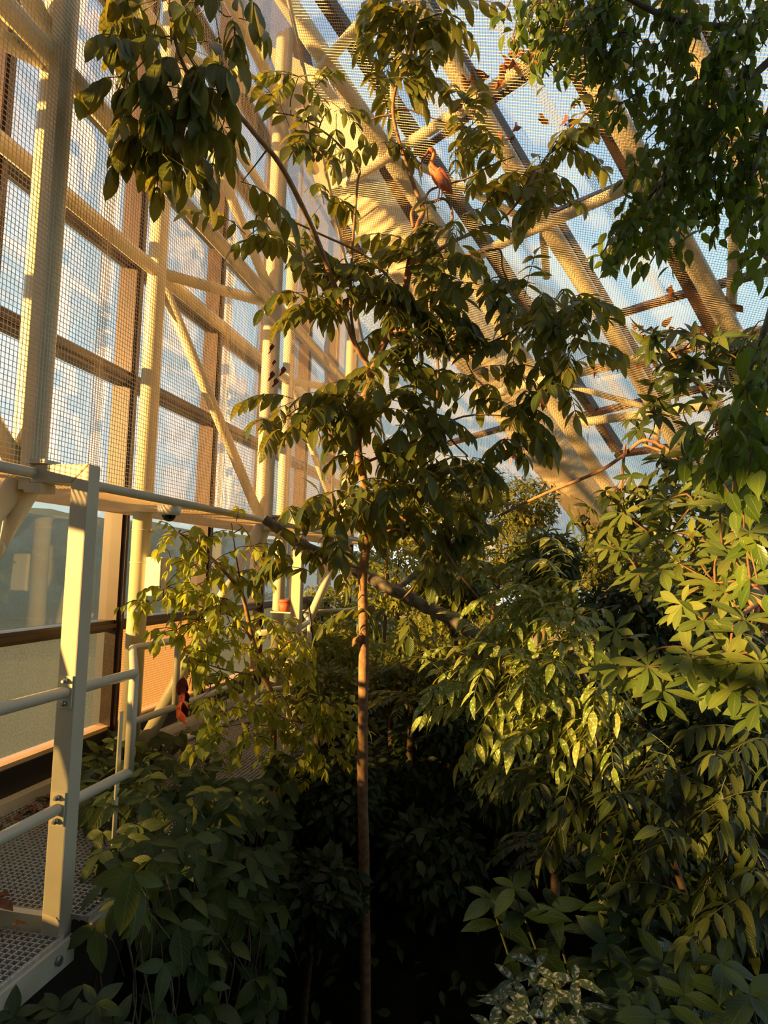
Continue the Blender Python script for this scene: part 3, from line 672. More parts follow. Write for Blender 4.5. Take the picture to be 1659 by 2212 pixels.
m = MB(); m.box(p0 + np.array([-.14, -.08, -.075]), p0 + np.array([.09, .08, -.06])); tag(m.build('pot_shelf', 'grey_cream_paint', smooth=False), 'narrow ledge below the red pot', 'ledge')
q0 = at(455, 1469, 6.2)
rt = empty('ball', q0 - np.array([0, 0, .04]), 'small red, white and blue ball near the woven panel', 'ball')
for a0, a1, mt, nm in ((.15, 1.57, 'red_paint', 'red_cap'), (-.12, .15, 'white_paint', 'white_band'), (-1.57, -.12, 'blue_paint', 'blue_cap')):
    m = MB(); V = []; ax = nrm([.35, -.15, .95]); u = nrm(np.cross(ax, (0, 1, 0))); w_ = np.cross(ax, u)
    for i in range(6):
        a = a0 + (a1 - a0) * i / 5
        for j in range(16): b = j * math.pi / 8; V.append(q0 + .042 * (math.sin(a) * ax + math.cos(a) * (math.cos(b) * u + math.sin(b) * w_)))
    m.add(V, [(i*16+j, i*16+(j+1) % 16, (i+1)*16+(j+1) % 16, (i+1)*16+j) for i in range(5) for j in range(16)]); m.build(nm, mt, rt)
m = MB(); m.tube([q0 - np.array([0, 0, .04]), q0 - np.array([0, 0, .3]), [q0[0], q0[1], DECK]], .006, 6); m.build('stick', 'twig', rt)
m = MB(); m.tube([at(655, 1322, 7.0), at(668, 1313, 6.95), at(673, 1360, 6.9), at(677, 1400, 6.9)], .011, 8); tag(m.build('strap', 'black_cable'), 'thin black strap bent over the second guard rail corner', 'strap')
m = MB(); m.tube(smooth_path([(-3.05, 5.4, DECK + .03), (-2.95, 6.2, DECK + .03), (-2.9, 7.4, DECK + .03), (-3.0, 8.6, DECK + .03)]), .028, 10); tag(m.build('pipe', 'white_plastic'), 'pale pipe lying along the deck below the woven panel', 'pipe')

# ================================================================== PLANTS
def plant(name, base, label, cat, group=None): return empty(name, base, label, cat, group)
# ---- slender tree
R = random.Random(21); B = Branches()
tb_ = at(800, 2212, 5.2); base = np.array([tb_[0] + .02, tb_[1], gz(tb_[0], tb_[1])])
tree = plant('slender_tree', base, 'slender tree with pinnate leaves in the middle, bare orange trunk', 'tree')
def limb(run, r0, r1, dep=None, n=9, mat='bark_tan', name='branch', tr=None, br=None):
    P, rr = (br or B).limb(run, r0, r1, dep); m = MB(); m.tube(P, rr, n); return m.build(name, mat, tr or tree)
P, rr = B.limb([(790, 2212, 5.2), (787, 1900, 5.2), (783, 1650, 5.2), (786, 1400, 5.2), (783, 1250, 5.2), (790, 1180, 5.2), (788, 1060, 5.2), (772, 960, 5.2), (785, 870, 5.2), (803, 800, 5.2), (840, 720, 5.2), (872, 640, 5.25), (886, 560, 5.35)], .043, .026)
P = np.vstack([base, (base + P[0]) / 2 + np.array([.0, .01, 0]), P]); rr = np.concatenate([[.06, .047], rr]); m = MB()
rr = [r * (1 + .05 * math.sin(i * 1.7)) for i, r in enumerate(rr)]
m.tube(P, rr, 16); m.build('trunk', 'bark_orange', tree)
limb([(803, 800, 5.2), (768, 745, 5.15), (730, 640, 5.0), (690, 530, 4.8), (650, 440, 4.5), (605, 355, 4.2), (560, 300, 4.0), (505, 238, 3.8), (470, 225, 3.7), (425, 190, 3.65), (385, 110, 3.6), (360, -20, 3.6)], .022, .009)
limb([(768, 745, 5.15), (757, 660, 5.1), (761, 540, 5.1), (772, 400, 5.1), (776, 365, 5.1), (745, 325, 5.05), (700, 285, 5.0), (640, 252, 5.0), (590, 243, 5.0)], .012, .005)
limb([(886, 560, 5.35), (897, 500, 5.4), (914, 458, 5.45), (905, 430, 5.45), (885, 375, 5.45), (862, 305, 5.4), (849, 245, 5.4), (855, 190, 5.4), (880, 130, 5.4), (895, 60, 5.4)], .024, .008)
limb([(893, 492, 5.4), (889, 460, 5.42), (905, 440, 5.44), (935, 436, 5.46), (958, 429, 5.48), (973, 446, 5.5), (976, 478, 5.5), (952, 505, 5.45), (940, 525, 5.4)], .013, .009)
limb([(911, 450, 5.45), (926, 415, 5.47), (952, 402, 5.5), (1010, 385, 5.5), (1060, 358, 5.5), (1112, 338, 5.45)], .011, .005)
limb([(886, 590, 5.3), (940, 545, 5.35), (1000, 512, 5.4), (1060, 490, 5.4), (1105, 452, 5.4), (1132, 415, 5.35), (1180, 340, 5.3), (1235, 275, 5.2), (1290, 220, 5.1), (1338, 148, 5.0)], .017, .006)
limb([(850, 248, 5.4), (818, 252, 5.4), (793, 259, 5.38), (750, 240, 5.3)], .009, .004)
limb([(851, 238, 5.4), (880, 236, 5.42), (920, 250, 5.45), (972, 268, 5.5)], .008, .004)
limb([(872, 640, 5.25), (800, 560, 5.1), (690, 505, 5.0), (620, 475, 4.95), (555, 465, 4.9)], .011, .005)
limb([(905, 560, 5.3), (1000, 552, 5.3), (1062, 540, 5.25), (1082, 543, 5.2), (1086, 580, 5.2), (1102, 615, 5.2)], .010, .007)
limb([(840, 720, 5.2), (885, 712, 5.1), (925, 735, 5.05), (945, 780, 5.0), (945, 850, 5.0), (943, 900, 5.0), (975, 950, 5.0), (1010, 985, 5.0)], .012, .006)
limb([(788, 1165, 5.2), (845, 1145, 5.1), (880, 1150, 5.1), (905, 1175, 5.1), (937, 1202, 5.1), (895, 1265, 5.1), (866, 1297, 5.1)], .010, .006)
limb([(790, 1080, 5.2), (870, 1120, 5.1), (925, 1165, 5.05), (965, 1195, 5.0), (1000, 1250, 5.0), (1035, 1292, 5.0)], .011, .006)
limb([(786, 1230, 5.2), (730, 1215, 5.15), (680, 1195, 5.1), (640, 1160, 5.0)], .01, .005)
limb([(785, 900, 5.2), (720, 870, 5.1), (650, 880, 5.0), (600, 915, 4.9)], .01, .004)
limb([(840, 720, 5.2), (960, 760, 5.3), (1060, 740, 5.3), (1160, 690, 5.25), (1230, 720, 5.15)], .013, .005)
limb([(788, 1000, 5.2), (880, 960, 5.2), (1000, 900, 5.3), (1110, 900, 5.4)], .012, .005)
m = MB(); kn = at(772, 1385, 5.17); m.tube([kn + np.array([.03, 0, .02]), kn + np.array([-.02, -.02, 0]), kn + np.array([-.035, -.03, -.04])], [.03, .028, .012], 8); m.build('knot', 'bark_orange', tree)
F = Leaves(); FY = Leaves(); T = MB()
CL = [(905, 45, 5.4, 75, 10), (860, 20, 5.4, 40, 4), (960, 40, 5.4, 45, 5), (870, 125, 5.4, 45, 4), (815, 165, 5.3, 30, 3), (930, 165, 5.4, 30, 3), (715, 235, 5.0, 40, 3), (830, 305, 5.3, 25, 3), (645, 285, 5.0, 30, 3), (690, 340, 5.0, 35, 4), (735, 340, 5.1, 30, 2),
      (712, 440, 5.1, 30, 3), (525, 390, 4.1, 18, 1), (548, 510, 4.9, 30, 3), (620, 520, 5, 35, 3), (655, 600, 5, 25, 2), (670, 650, 5, 35, 4), (730, 570, 5, 40, 4), (725, 650, 5.1, 30, 3),
      (1000, 285, 5.5, 40, 5), (1020, 240, 5.5, 25, 2), (1075, 335, 5.45, 25, 2), (1120, 385, 5.4, 50, 6), (1195, 440, 5.35, 40, 5), (1190, 320, 5.3, 45, 5), (1235, 290, 5.2, 25, 2), (1090, 430, 5.4, 35, 3), (985, 500, 5.3, 45, 5), (920, 560, 5.3, 60, 8), (830, 600, 5.2, 45, 6),
      (1040, 640, 5.3, 50, 5), (1160, 650, 5.2, 65, 9), (1220, 660, 5.2, 40, 4), (1245, 740, 5.15, 45, 6), (1215, 830, 5.1, 30, 4), (1130, 750, 5.2, 45, 4), (930, 680, 5.2, 55, 6), (850, 680, 5.2, 50, 6), (790, 640, 5.2, 35, 3), (900, 780, 5.2, 50, 5),
      (800, 860, 5.0, 75, 10), (690, 890, 4.9, 50, 6), (610, 925, 4.9, 25, 3), (640, 870, 4.9, 20, 2), (870, 900, 4.9, 70, 9), (1030, 820, 5.3, 60, 7), (1110, 890, 5.4, 45, 5), (1130, 950, 5.4, 35, 3), (960, 960, 5.1, 60, 7), (1020, 1010, 5.1, 50, 5), (860, 1060, 5, 75, 10), (740, 1080, 4.9, 60, 7), (790, 980, 5, 45, 4),
      (650, 1110, 4.9, 35, 3), (990, 1090, 5.2, 60, 5), (630, 1190, 4.9, 25, 3), (710, 1170, 5, 40, 4), (960, 1160, 5.3, 65, 6), (1040, 1160, 5.3, 50, 5), (1010, 1225, 5.6, 40, 3), (880, 1330, 5.3, 40, 3), (770, 1300, 5.0, 35, 2), (690, 1260, 5.0, 25, 1), (830, 780, 5.2, 45, 4), (900, 1130, 5.1, 50, 5)]
for px, py, dp, rp_, k in CL:
    c = at(px, py, dp); r = rp_ * dp / FPX; B.twig_to(T, c, R)
    for i in range(int(k * (1.15 if py < 540 or px < 740 else (1.6 if py < 1100 else 1.0)) + .5)):
        o = ru(R); o[2] = o[2] * .5 + .12; o = nrm(o)
        compound(F, T, R, c + ru(R) * r * .5 + o * r * .2, o, R.uniform(.26, .42), R.choice((3, 4, 4, 5)), R.uniform(.13, .185), T_ELL, sag=1.1, hang=.75)
for px, py, dp, rp_, k in [(645, 165, 5.0, 30, 4), (680, 190, 5.0, 20, 2)]:
    c = at(px, py, dp); B.twig_to(T, c, R)
    for i in range(k): o = ru(R); o[2] = abs(o[2]) * .4; compound(FY, T, R, c, o, R.uniform(.2, .3), 4, R.uniform(.09, .12), T_ELL, sag=.9, hang=.5)
# overhanging part near the camera, top left
for px, py, dp, rp_, k in [(350, 20, 3.6, 70, 7), (250, 20, 3.5, 40, 3), (460, 30, 3.6, 60, 6), (500, 60, 3.6, 40, 3), (300, 130, 3.5, 50, 5), (390, 120, 3.5, 60, 6), (280, 190, 3.5, 35, 3), (330, 230, 3.5, 55, 6), (410, 220, 3.55, 60, 6), (460, 250, 3.6, 45, 5), (320, 300, 3.5, 40, 5), (390, 300, 3.5, 50, 6), (345, 350, 3.5, 25, 3), (480, 300, 3.7, 35, 3), (410, 180, 3.55, 55, 5)]:
    c = at(px, py - 25, dp); B.twig_to(T, c, R, .005)
    for i in range(k):
        o = ru(R); o[2] = o[2] * .3 - .25; o = nrm(o); compound(F, T, R, c + o * .04, o, R.uniform(.16, .28), R.choice((2, 3, 3)), R.uniform(.14, .19), T_ELL, sag=1.4, hang=1.5)
F.build('foliage', 'leaf_pinnate', tree); FY.build('young_foliage', 'leaf_young', tree); T.build('leaf_stalks', 'green_stem', tree)

# ---- dead limb leaning through the middle
m = MB(); P = smooth_path([at(572, 1122, 6.1), at(615, 1152, 6.1), at(665, 1182, 6.1), at(720, 1212, 6.1), at(785, 1242, 6.1), at(850, 1275, 6.0), at(910, 1306, 6.0), at(975, 1338, 5.9), at(1048, 1390, 5.8), at(1120, 1450, 5.7)])
rr = [.043 + .02 * i / len(P) + .006 * math.sin(i * 2.3) for i in range(len(P))]; m.tube(P, rr, 14)
dl = m.build('dead_limb', 'bark_grey'); tag(dl, 'thick grey mossy limb slanting across behind the slender trunk', 'dead limb')
m = MB(); m.tube(smooth_path([at(850, 1275, 6.0), at(790, 1290, 6.2), at(880, 1245, 6.3), at(960, 1205, 6.5)][0:1] + [at(900, 1240, 6.3), at(960, 1205, 6.5)]), [.03] * 5 + [.03] * 5 + [.02], 8); m.build('side_limb', 'bark_grey', dl)

# ---- weeping fig, upper right
R = random.Random(5); B2 = Branches()
fb = np.array([3.6, 3.4, gz(3.6, 3.4)])
fig = plant('weeping_fig', fb, 'weeping fig whose small pointed leaves hang down over the sloping roof', 'tree')
m = MB(); tp = at(1720, 40, 3.2); P = smooth_path([fb, (3.55, 3.35, -1.5), (3.2, 3.2, 1.2), tp + np.array([.3, .1, -.1]), tp]); m.tube(P, np.linspace(.11, .05, len(P)), 12); m.build('trunk', 'bark_grey', fig)
for run in ([(1720, 40, 3.2), (1600, 60, 3.1), (1450, 40, 3.0), (1300, -30, 3.0), (1130, -60, 3.0)], [(1720, 80, 3.2), (1590, 200, 3.1), (1480, 330, 3.1), (1400, 430, 3.1)], [(1720, 60, 3.2), (1660, 250, 3.0), (1620, 400, 3.0)], [(1700, 300, 2.6), (1680, 600, 2.5), (1620, 800, 2.4)]):
    limb(run, .02, .007, mat='bark_grey', tr=fig, br=B2)
F = Leaves(); T = MB()
def strand(px, py, dp, lx, ly, k, ll, tpl=T_OVT):
    a = at(px, py, dp + R.uniform(-.25, .35)); b = at(px + lx, py + ly, dp + R.uniform(-.2, .2)); pts = [a]
    for i in range(1, k + 1):
        t = i / k; p = a + (b - a) * t + np.array([0, 0, .06 * math.sin(math.pi * t)]) + rv(R, .012); pts.append(p)
        for _ in range(2):
            ld = nrm(rv(R, .45) + np.array([-.15, -.1, -1.0])); F.add(tpl, p + rv(R, .02), ld, nrm(rv(R, .5) + np.array([-.35, -.7, .45])), ll * R.uniform(.75, 1.15))
    T.tube(pts, .003, 4, False)
def inpoly(x, y, poly):
    c = False; j = len(poly) - 1
    for i in range(len(poly)):
        if (poly[i][1] > y) != (poly[j][1] > y) and x < (poly[j][0] - poly[i][0]) * (y - poly[i][1]) / (poly[j][1] - poly[i][1]) + poly[i][0]: c = not c
        j = i
    return c
PF = [(1130, -60), (1700, -80), (1700, 470), (1560, 400), (1470, 430), (1420, 480), (1370, 480), (1400, 380), (1440, 300), (1330, 130), (1240, 60), (1150, 60)]
c_ = 0
while c_ < 185:
    x, y = R.uniform(1100, 1720), R.uniform(-80, 500)
    if not inpoly(x, y, PF): continue
    strand(x, y, 3.1, R.uniform(-75, 5), R.uniform(50, 120), 6, .075); c_ += 1
for x, y, lx, ly in ((1150, 10, -45, 90), (1200, 60, -20, 110), (1260, 20, -40, 130), (1400, 430, -80, 120), (1420, 470, -60, 110), (1470, 430, -20, 130), (1500, 400, 40, 110), (1360, 470, -55, 100), (1620, 420, -30, 90), (1400, 330, -60, 110), (1390, 230, -90, 40), (1640, 520, -30, 70), (1330, 140, -70, 60), (1430, 440, -90, 80), (1450, 480, -50, 90), (1380, 500, -50, 80), (1490, 470, -30, 80), (1340, 500, -40, 70)): strand(x, y, 3.05, lx, ly, 8, .08)
c_ = 0
PN = [(1650, 520), (1720, 440), (1720, 1000), (1600, 1000), (1520, 900), (1600, 770), (1650, 650)]
while c_ < 34:
    x, y = R.uniform(1500, 1720), R.uniform(420, 1000)
    if not inpoly(x, y, PN): continue
    strand(x, y, 2.35, R.uniform(-45, 0), R.uniform(40, 90), 4, .088); c_ += 1
for x, y in ((1500, 940), (1580, 930), (1630, 960), (1570, 1000), (1640, 1080), (1645, 1180)): strand(x, y, 2.2, -20, 60, 4, .095)
F.build('foliage', 'leaf_ficus', fig); T.build('twigs', 'twig', fig)

# ---- tree with rosettes of leaves, right
R = random.Random(9); B3 = Branches()
rb = np.array([3.0, 4.6, gz(3.0, 4.6)])
ros = plant('rosette_tree', rb, 'tree with star-like rosettes of pale green leaves under the hanging fig', 'tree')
m = MB(); tp = at(1640, 1300, 3.9); P = smooth_path([rb, (2.8, 4.3, -2.2), tp, at(1600, 1100, 4.1), at(1560, 950, 4.2)]); m.tube(P, np.linspace(.09, .03, len(P)), 12); m.build('trunk', 'bark_orange', ros); B3.pts += list(P)
for run in ([(1640, 1300, 3.9), (1500, 1240, 4.1), (1440, 1190, 4.2), (1380, 1130, 4.3)], [(1600, 1100, 4.1), (1480, 1000, 4.2), (1390, 960, 4.3)], [(1640, 1300, 3.9), (1560, 1360, 3.5), (1500, 1410, 3.2)], [(1640, 1300, 3.9), (1600, 1440, 3.5), (1560, 1500, 3.3)], [(1560, 950, 4.2), (1520, 850, 4.2), (1450, 760, 4.2)], [(1600, 1100, 4.1), (1640, 900, 4.0), (1600, 780, 4.0)]):
    limb(run, .016, .007, mat='bark_orange', tr=ros, br=B3)
limb([(1380, 1130, 4.3), (1340, 1100, 4.35), (1344, 1030, 4.35), (1350, 960, 4.35)], .014, .008, mat='bark_orange', tr=ros, br=B3)
limb([(1480, 1000, 4.25), (1400, 950, 4.3), (1345, 985, 4.4), (1290, 1020, 4.5), (1180, 1065, 4.7), (1082, 1112, 4.9)], .013, .010, mat='bark_orange', tr=ros, br=B3)
F = Leaves(); FL = Leaves(); T = MB()
for px, py, dp, k, ll in [(1488, 1412, 3.1, 6, .19), (1350, 1440, 3.5, 7, .19), (1330, 1360, 3.6, 6, .17), (1400, 1440, 3.4, 8, .19), (1430, 1490, 3.3, 7, .18), (1520, 1340, 3.2, 7, .17), (1575, 1420, 3.1, 8, .19), (1610, 1340, 3.0, 8, .18), (1590, 1480, 3.1, 7, .18), (1640, 1430, 3.0, 7, .18), (1545, 1260, 3.3, 8, .19), (1620, 1250, 3.1, 8, .18), (1500, 1190, 3.6, 8, .19), (1430, 1230, 3.7, 8, .19), (1450, 1150, 3.8, 8, .18), (1380, 1240, 3.9, 7, .18), (1560, 1180, 3.3, 8, .18), (1620, 1150, 3.1, 8, .18), (1570, 1090, 3.4, 8, .2), (1500, 1090, 3.7, 8, .18), (1400, 1150, 3.9, 7, .18), (1640, 1520, 3.0, 6, .17), (1545, 1470, 3.2, 7, .18), (1470, 1300, 3.4, 6, .16), (1590, 1040, 3.4, 8, .18), (1440, 1080, 3.8, 7, .18), (1340, 1190, 4.0, 6, .17), (1520, 1030, 3.7, 7, .18)]:
    c = at(px, py, dp); B3.twig_to(T, c, R, .007)
    whorl(F, R, c, nrm([R.uniform(-.6, .1), R.uniform(-.9, -.2), R.uniform(.35, 1.1)]), k, ll * .86, T_OBO, hang=.2)
    whorl(F, R, c + np.array([.0, .05, -.06]), nrm([R.uniform(-.5, .3), -.3, .8]), 5, ll * .8, T_OBO, hang=.55)
    e_ = c + np.array([R.uniform(-.12, .12), R.uniform(.05, .35), R.uniform(-.14, .14)]); T.tube([c, e_], .005, 5, False); whorl(F, R, e_, nrm(rv(R, .4) + np.array([-.3, -.4, .7])), 7, ll * .78, T_OBO, hang=.35)
c_ = 0; PL = [(1340, 1000), (1390, 960), (1360, 930), (1360, 860), (1400, 800), (1400, 720), (1480, 700), (1560, 720), (1700, 680), (1700, 1120), (1500, 1100), (1400, 1160), (1290, 1180), (1230, 1120), (1290, 1050)]
while c_ < 150:
    x, y = R.uniform(1230, 1700), R.uniform(690, 1180)
    if not inpoly(x, y, PL) or (x < 1480 and 880 < y < 990 and R.random() < .7): continue
    c = at(x, y, 4.2 + R.uniform(-.3, .3)); B3.twig_to(T, c, R, .005); c_ += 1
    whorl(FL, R, c, nrm(rv(R, .5) + np.array([-.3, -.3, .6])), R.choice((4, 5, 6)), R.uniform(.11, .17), T_LAN, hang=.5)
F.build('foliage', 'leaf_rosette', ros); FL.build('narrow_foliage', 'leaf_lance', ros); T.build('twigs', 'twig', ros)

# ---- pinnate shrubs, right of the middle
def pinnate_shrub(seed, name, base, label, cls, leafmat, ll, tgt=(-.8, -.35, .1), L=(.35, .55), pairs=(4, 5, 6)):
    R = random.Random(seed); br = Branches(); b = np.array([base[0], base[1], gz(base[0], base[1])])
    rt = plant(name, b, label, 'shrub'); F = Leaves(); T = MB(); cs = [at(x, y, d_) for x, y, d_, k in cls]; top = np.mean(cs, 0) + np.array([.15, .25, -.1])
    P = smooth_path([b, (b + top) / 2 + np.array([.1, .05, 0]), top]); m = MB(); m.tube(P, np.linspace(.035, .018, len(P)), 8); m.build('stem', 'twig', rt); br.pts += list(P)
    for c, (x, y, d_, k) in zip(cs, cls):
        br.twig_to(T, c, R, .007)
        for i in range(k):
            o = nrm(ru(R) * .75 + np.array(tgt)); compound(F, T, R, c - o * .06 + rv(R, .05), o, R.uniform(*L), R.choice(pairs), ll * R.uniform(.85, 1.15), T_LAN, sag=.8, hang=.42, tw=.0028)
    F.build('foliage', leafmat, rt); T.build('leaf_stalks', 'green_stem', rt); return rt
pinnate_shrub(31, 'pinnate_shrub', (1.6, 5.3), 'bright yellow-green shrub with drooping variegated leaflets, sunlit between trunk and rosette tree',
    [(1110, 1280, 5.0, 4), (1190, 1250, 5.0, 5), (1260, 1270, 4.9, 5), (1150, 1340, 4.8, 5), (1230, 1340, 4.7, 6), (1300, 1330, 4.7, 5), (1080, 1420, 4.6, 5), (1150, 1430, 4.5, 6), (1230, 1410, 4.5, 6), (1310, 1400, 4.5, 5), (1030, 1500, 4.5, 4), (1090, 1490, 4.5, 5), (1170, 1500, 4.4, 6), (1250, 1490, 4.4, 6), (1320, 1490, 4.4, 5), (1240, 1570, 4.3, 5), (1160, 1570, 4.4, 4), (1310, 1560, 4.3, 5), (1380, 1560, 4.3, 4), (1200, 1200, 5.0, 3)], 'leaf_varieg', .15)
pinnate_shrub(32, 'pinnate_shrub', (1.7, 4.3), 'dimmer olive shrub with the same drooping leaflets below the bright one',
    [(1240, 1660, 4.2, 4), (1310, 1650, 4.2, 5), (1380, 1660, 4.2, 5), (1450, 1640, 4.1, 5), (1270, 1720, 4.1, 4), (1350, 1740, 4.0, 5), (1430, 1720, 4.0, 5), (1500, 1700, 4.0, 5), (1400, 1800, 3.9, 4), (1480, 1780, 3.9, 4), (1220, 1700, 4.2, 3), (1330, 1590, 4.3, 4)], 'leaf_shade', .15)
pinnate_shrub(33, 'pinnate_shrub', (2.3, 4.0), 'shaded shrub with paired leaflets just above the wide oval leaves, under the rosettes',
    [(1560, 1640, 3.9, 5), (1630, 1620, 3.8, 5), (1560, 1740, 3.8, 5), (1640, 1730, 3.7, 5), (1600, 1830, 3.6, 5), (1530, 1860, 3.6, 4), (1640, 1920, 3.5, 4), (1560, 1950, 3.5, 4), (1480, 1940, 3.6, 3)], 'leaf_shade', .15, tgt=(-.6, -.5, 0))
# ---- ginger-like broad leaved plant
def stalk_plant(seed, name, base, label, stems, mat, ll, tpl, smat='green_stem', bushy=.35):  # leaves spiral up the top of every stem
    R = random.Random(seed); b = np.array([base[0], base[1], gz(*base)]); rt = plant(name, b, label, 'plant'); F = Leaves(); T = MB()
    for px, py, dp, k in stems:
        c = at(px, py, dp); foot = np.array([b[0] + R.uniform(-.25, .25), b[1] + R.uniform(-.2, .2), b[2]]); P = smooth_path([foot, foot * .4 + c * .6 + np.array([.05, .1, -.1]), c], 6); T.tube(P, np.linspace(.014, .006, len(P)), 6, False)
        whorl(F, R, c, (0, -.4, 1), 4, ll * .8, tpl, hang=.25)
        for i in range(k):
            t = i / k; p = P[int((len(P) - 1) * (1 - .22 * (1 - t)))] * 1.0; a = i * 2.4 + R.uniform(-.3, .3)
            ld = nrm(np.array([math.cos(a), math.sin(a) - .35, .15 + .5 * t - bushy])); F.add(tpl, p, ld, nrm(np.array([0, -.25, 1]) + rv(R, .2)), ll * R.uniform(.75, 1.15))
    T.build('stems', smat, rt); F.build('foliage', mat, rt); return rt
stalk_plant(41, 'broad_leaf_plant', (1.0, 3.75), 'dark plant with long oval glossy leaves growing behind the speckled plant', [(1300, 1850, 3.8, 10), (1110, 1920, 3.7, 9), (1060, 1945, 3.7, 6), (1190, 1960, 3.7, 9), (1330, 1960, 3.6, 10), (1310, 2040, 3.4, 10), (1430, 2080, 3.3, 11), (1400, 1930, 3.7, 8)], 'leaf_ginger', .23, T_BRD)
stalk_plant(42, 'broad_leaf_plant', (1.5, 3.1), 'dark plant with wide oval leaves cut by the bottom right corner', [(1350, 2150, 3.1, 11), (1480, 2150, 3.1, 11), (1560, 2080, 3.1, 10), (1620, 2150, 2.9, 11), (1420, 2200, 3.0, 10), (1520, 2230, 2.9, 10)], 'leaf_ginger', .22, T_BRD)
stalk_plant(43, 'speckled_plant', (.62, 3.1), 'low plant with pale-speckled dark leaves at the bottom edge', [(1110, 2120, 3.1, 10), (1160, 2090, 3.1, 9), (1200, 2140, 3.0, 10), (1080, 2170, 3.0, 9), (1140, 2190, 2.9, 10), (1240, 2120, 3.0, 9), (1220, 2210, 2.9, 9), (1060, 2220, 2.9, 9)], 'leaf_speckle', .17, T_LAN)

# ---- sunlit shrub by the walkway
R = random.Random(51); B5 = Branches(); p = at(585, 1500, 5.45); sb = np.array([p[0] + .1, p[1] + .1, gz(p[0] + .1, p[1] + .1)])
shr = plant('leafy_shrub', sb, 'sunlit yellow-green shrub with small oval leaves against the guard rail', 'shrub')
m = MB(); P = smooth_path([sb, (sb + p) / 2, at(590, 1540, 5.45), at(568, 1460, 5.45), at(545, 1380, 5.4), at(525, 1290, 5.3), at(490, 1240, 5.0), at(440, 1190, 5.0), at(385, 1150, 5.0)]); m.tube(P, np.linspace(.032, .006, len(P)), 9); m.build('stem', 'bark_tan', shr); B5.pts += list(P[10:])
limb([(545, 1380, 5.4), (500, 1330, 5.1), (430, 1310, 4.85), (340, 1290, 4.8)], .010, .004, tr=shr, br=B5); limb([(568, 1460, 5.45), (500, 1450, 5.1), (430, 1430, 4.8)], .009, .004, tr=shr, br=B5)
limb([(525, 1290, 5.3), (510, 1200, 5.2), (500, 1130, 5.1)], .008, .003, tr=shr, br=B5); limb([(568, 1460, 5.45), (610, 1400, 5.6), (650, 1370, 5.7)], .009, .004, tr=shr, br=B5); limb([(590, 1540, 5.45), (540, 1560, 5.1), (470, 1570, 4.7)], .01, .004, tr=shr, br=B5); limb([(590, 1540, 5.45), (650, 1560, 5.35), (720, 1550, 5.4)], .01, .004, tr=shr, br=B5)
F = Leaves(); T = MB()
for px, py, dp, k in [(385, 1155, 5.0, 6), (430, 1170, 5, 6), (400, 1210, 4.9, 7), (455, 1220, 5, 8), (355, 1270, 4.8, 7), (330, 1300, 4.8, 5), (410, 1280, 4.9, 9), (470, 1290, 4.9, 9), (510, 1240, 5, 7), (545, 1180, 5.1, 4), (560, 1230, 5.0, 4), (430, 1340, 4.9, 9), (490, 1350, 4.9, 9), (380, 1360, 4.8, 6), (400, 1410, 4.8, 7), (455, 1410, 4.85, 8), (520, 1400, 5, 8), (560, 1330, 5, 6), (600, 1370, 5.1, 8), (640, 1380, 5.2, 6), (600, 1430, 5.1, 7), (630, 1430, 5.1, 6), (550, 1440, 5, 6), (480, 1460, 4.9, 7), (510, 1130, 5.1, 2),
                      (430, 1510, 4.8, 6), (490, 1530, 4.8, 8), (550, 1520, 4.9, 8), (610, 1500, 4.9, 8), (660, 1520, 4.8, 8), (710, 1520, 4.9, 7), (590, 1570, 4.8, 9), (650, 1580, 4.7, 9), (700, 1570, 4.8, 8), (740, 1560, 4.9, 6), (630, 1630, 4.7, 8), (655, 1680, 4.7, 6), (540, 1590, 4.7, 8), (690, 1620, 4.7, 6), (480, 1590, 4.7, 7)]:
    c = at(px, py, dp + .55 * min(1, max(0, (px - 470) / 110))); B5.twig_to(T, c, R, .005)
    for i in range(k): o = ru(R); o[2] = o[2] * .5; simple_sprig(F, T, R, c + o * .03, nrm(o), R.uniform(.12, .22), R.choice((4, 5, 6)), R.uniform(.075, .115), T_OVT, sag=.9, hang=.7)
F.build('foliage', 'leaf_shrub', shr); T.build('twigs', 'twig', shr)

# ---- climbing arrow-leaved vine over the deck edge
R = random.Random(61)
vb = np.array([-1.6, 4.0, gz(-1.6, 4.0)]); vine = plant('climbing_vine', vb, 'climbing vine with three-part green leaves spilling over the deck edge', 'vine')
F = Leaves(); T = MB()
PV = [(175, 1650), (260, 1600), (380, 1580), (500, 1600), (620, 1640), (660, 1760), (650, 1900), (640, 2050), (600, 2230), (360, 2230), (330, 2120), (400, 1960), (250, 1980), (200, 1900), (190, 1760)]
def vine_leaf(px, py, dp, ll, up=.5):
    c = at(px, py, dp); d0 = nrm(np.array([R.uniform(-.5, .6), R.uniform(-.9, -.3), R.uniform(-.9, -.15)])); nn = nrm(np.array([.2, -.35, .85]) + rv(R, .38))
    F.add(T_BRD, c, d0, nn, ll)
    s = nrm(np.cross(d0, nn))
    for sg in (-1, 1): F.add(T_BRD, c, nrm(d0 * .25 + s * sg), nn, ll * R.uniform(.6, .85))
    T.tube(smooth_path([c, c + np.array([R.uniform(-.05, .05), .08, -.10]), c + np.array([R.uniform(-.1, .1), .16, -.3])], 3), .0035, 4, False)
c_ = 0
def vine_dep(x, y):
    d_ = ray(x, y); t1 = (DECK + .10) / d_[2]
    if (d_ * t1)[0] < -1.86: return t1
    t2 = -1.72 / d_[0]
    for _ in range(4): t2 = (-1.74 + .22 * (DECK - d_[2] * t2)) / d_[0]
    return t2
while c_ < 215:
    x, y = R.uniform(170, 670), R.uniform(1580, 2230)
    if not inpoly(x, y, PV): continue
    if y > 1980 and R.random() < .3: continue
    vine_leaf(x, y, vine_dep(x, y) - R.uniform(-.05, .28), R.uniform(.14, .23)); c_ += 1
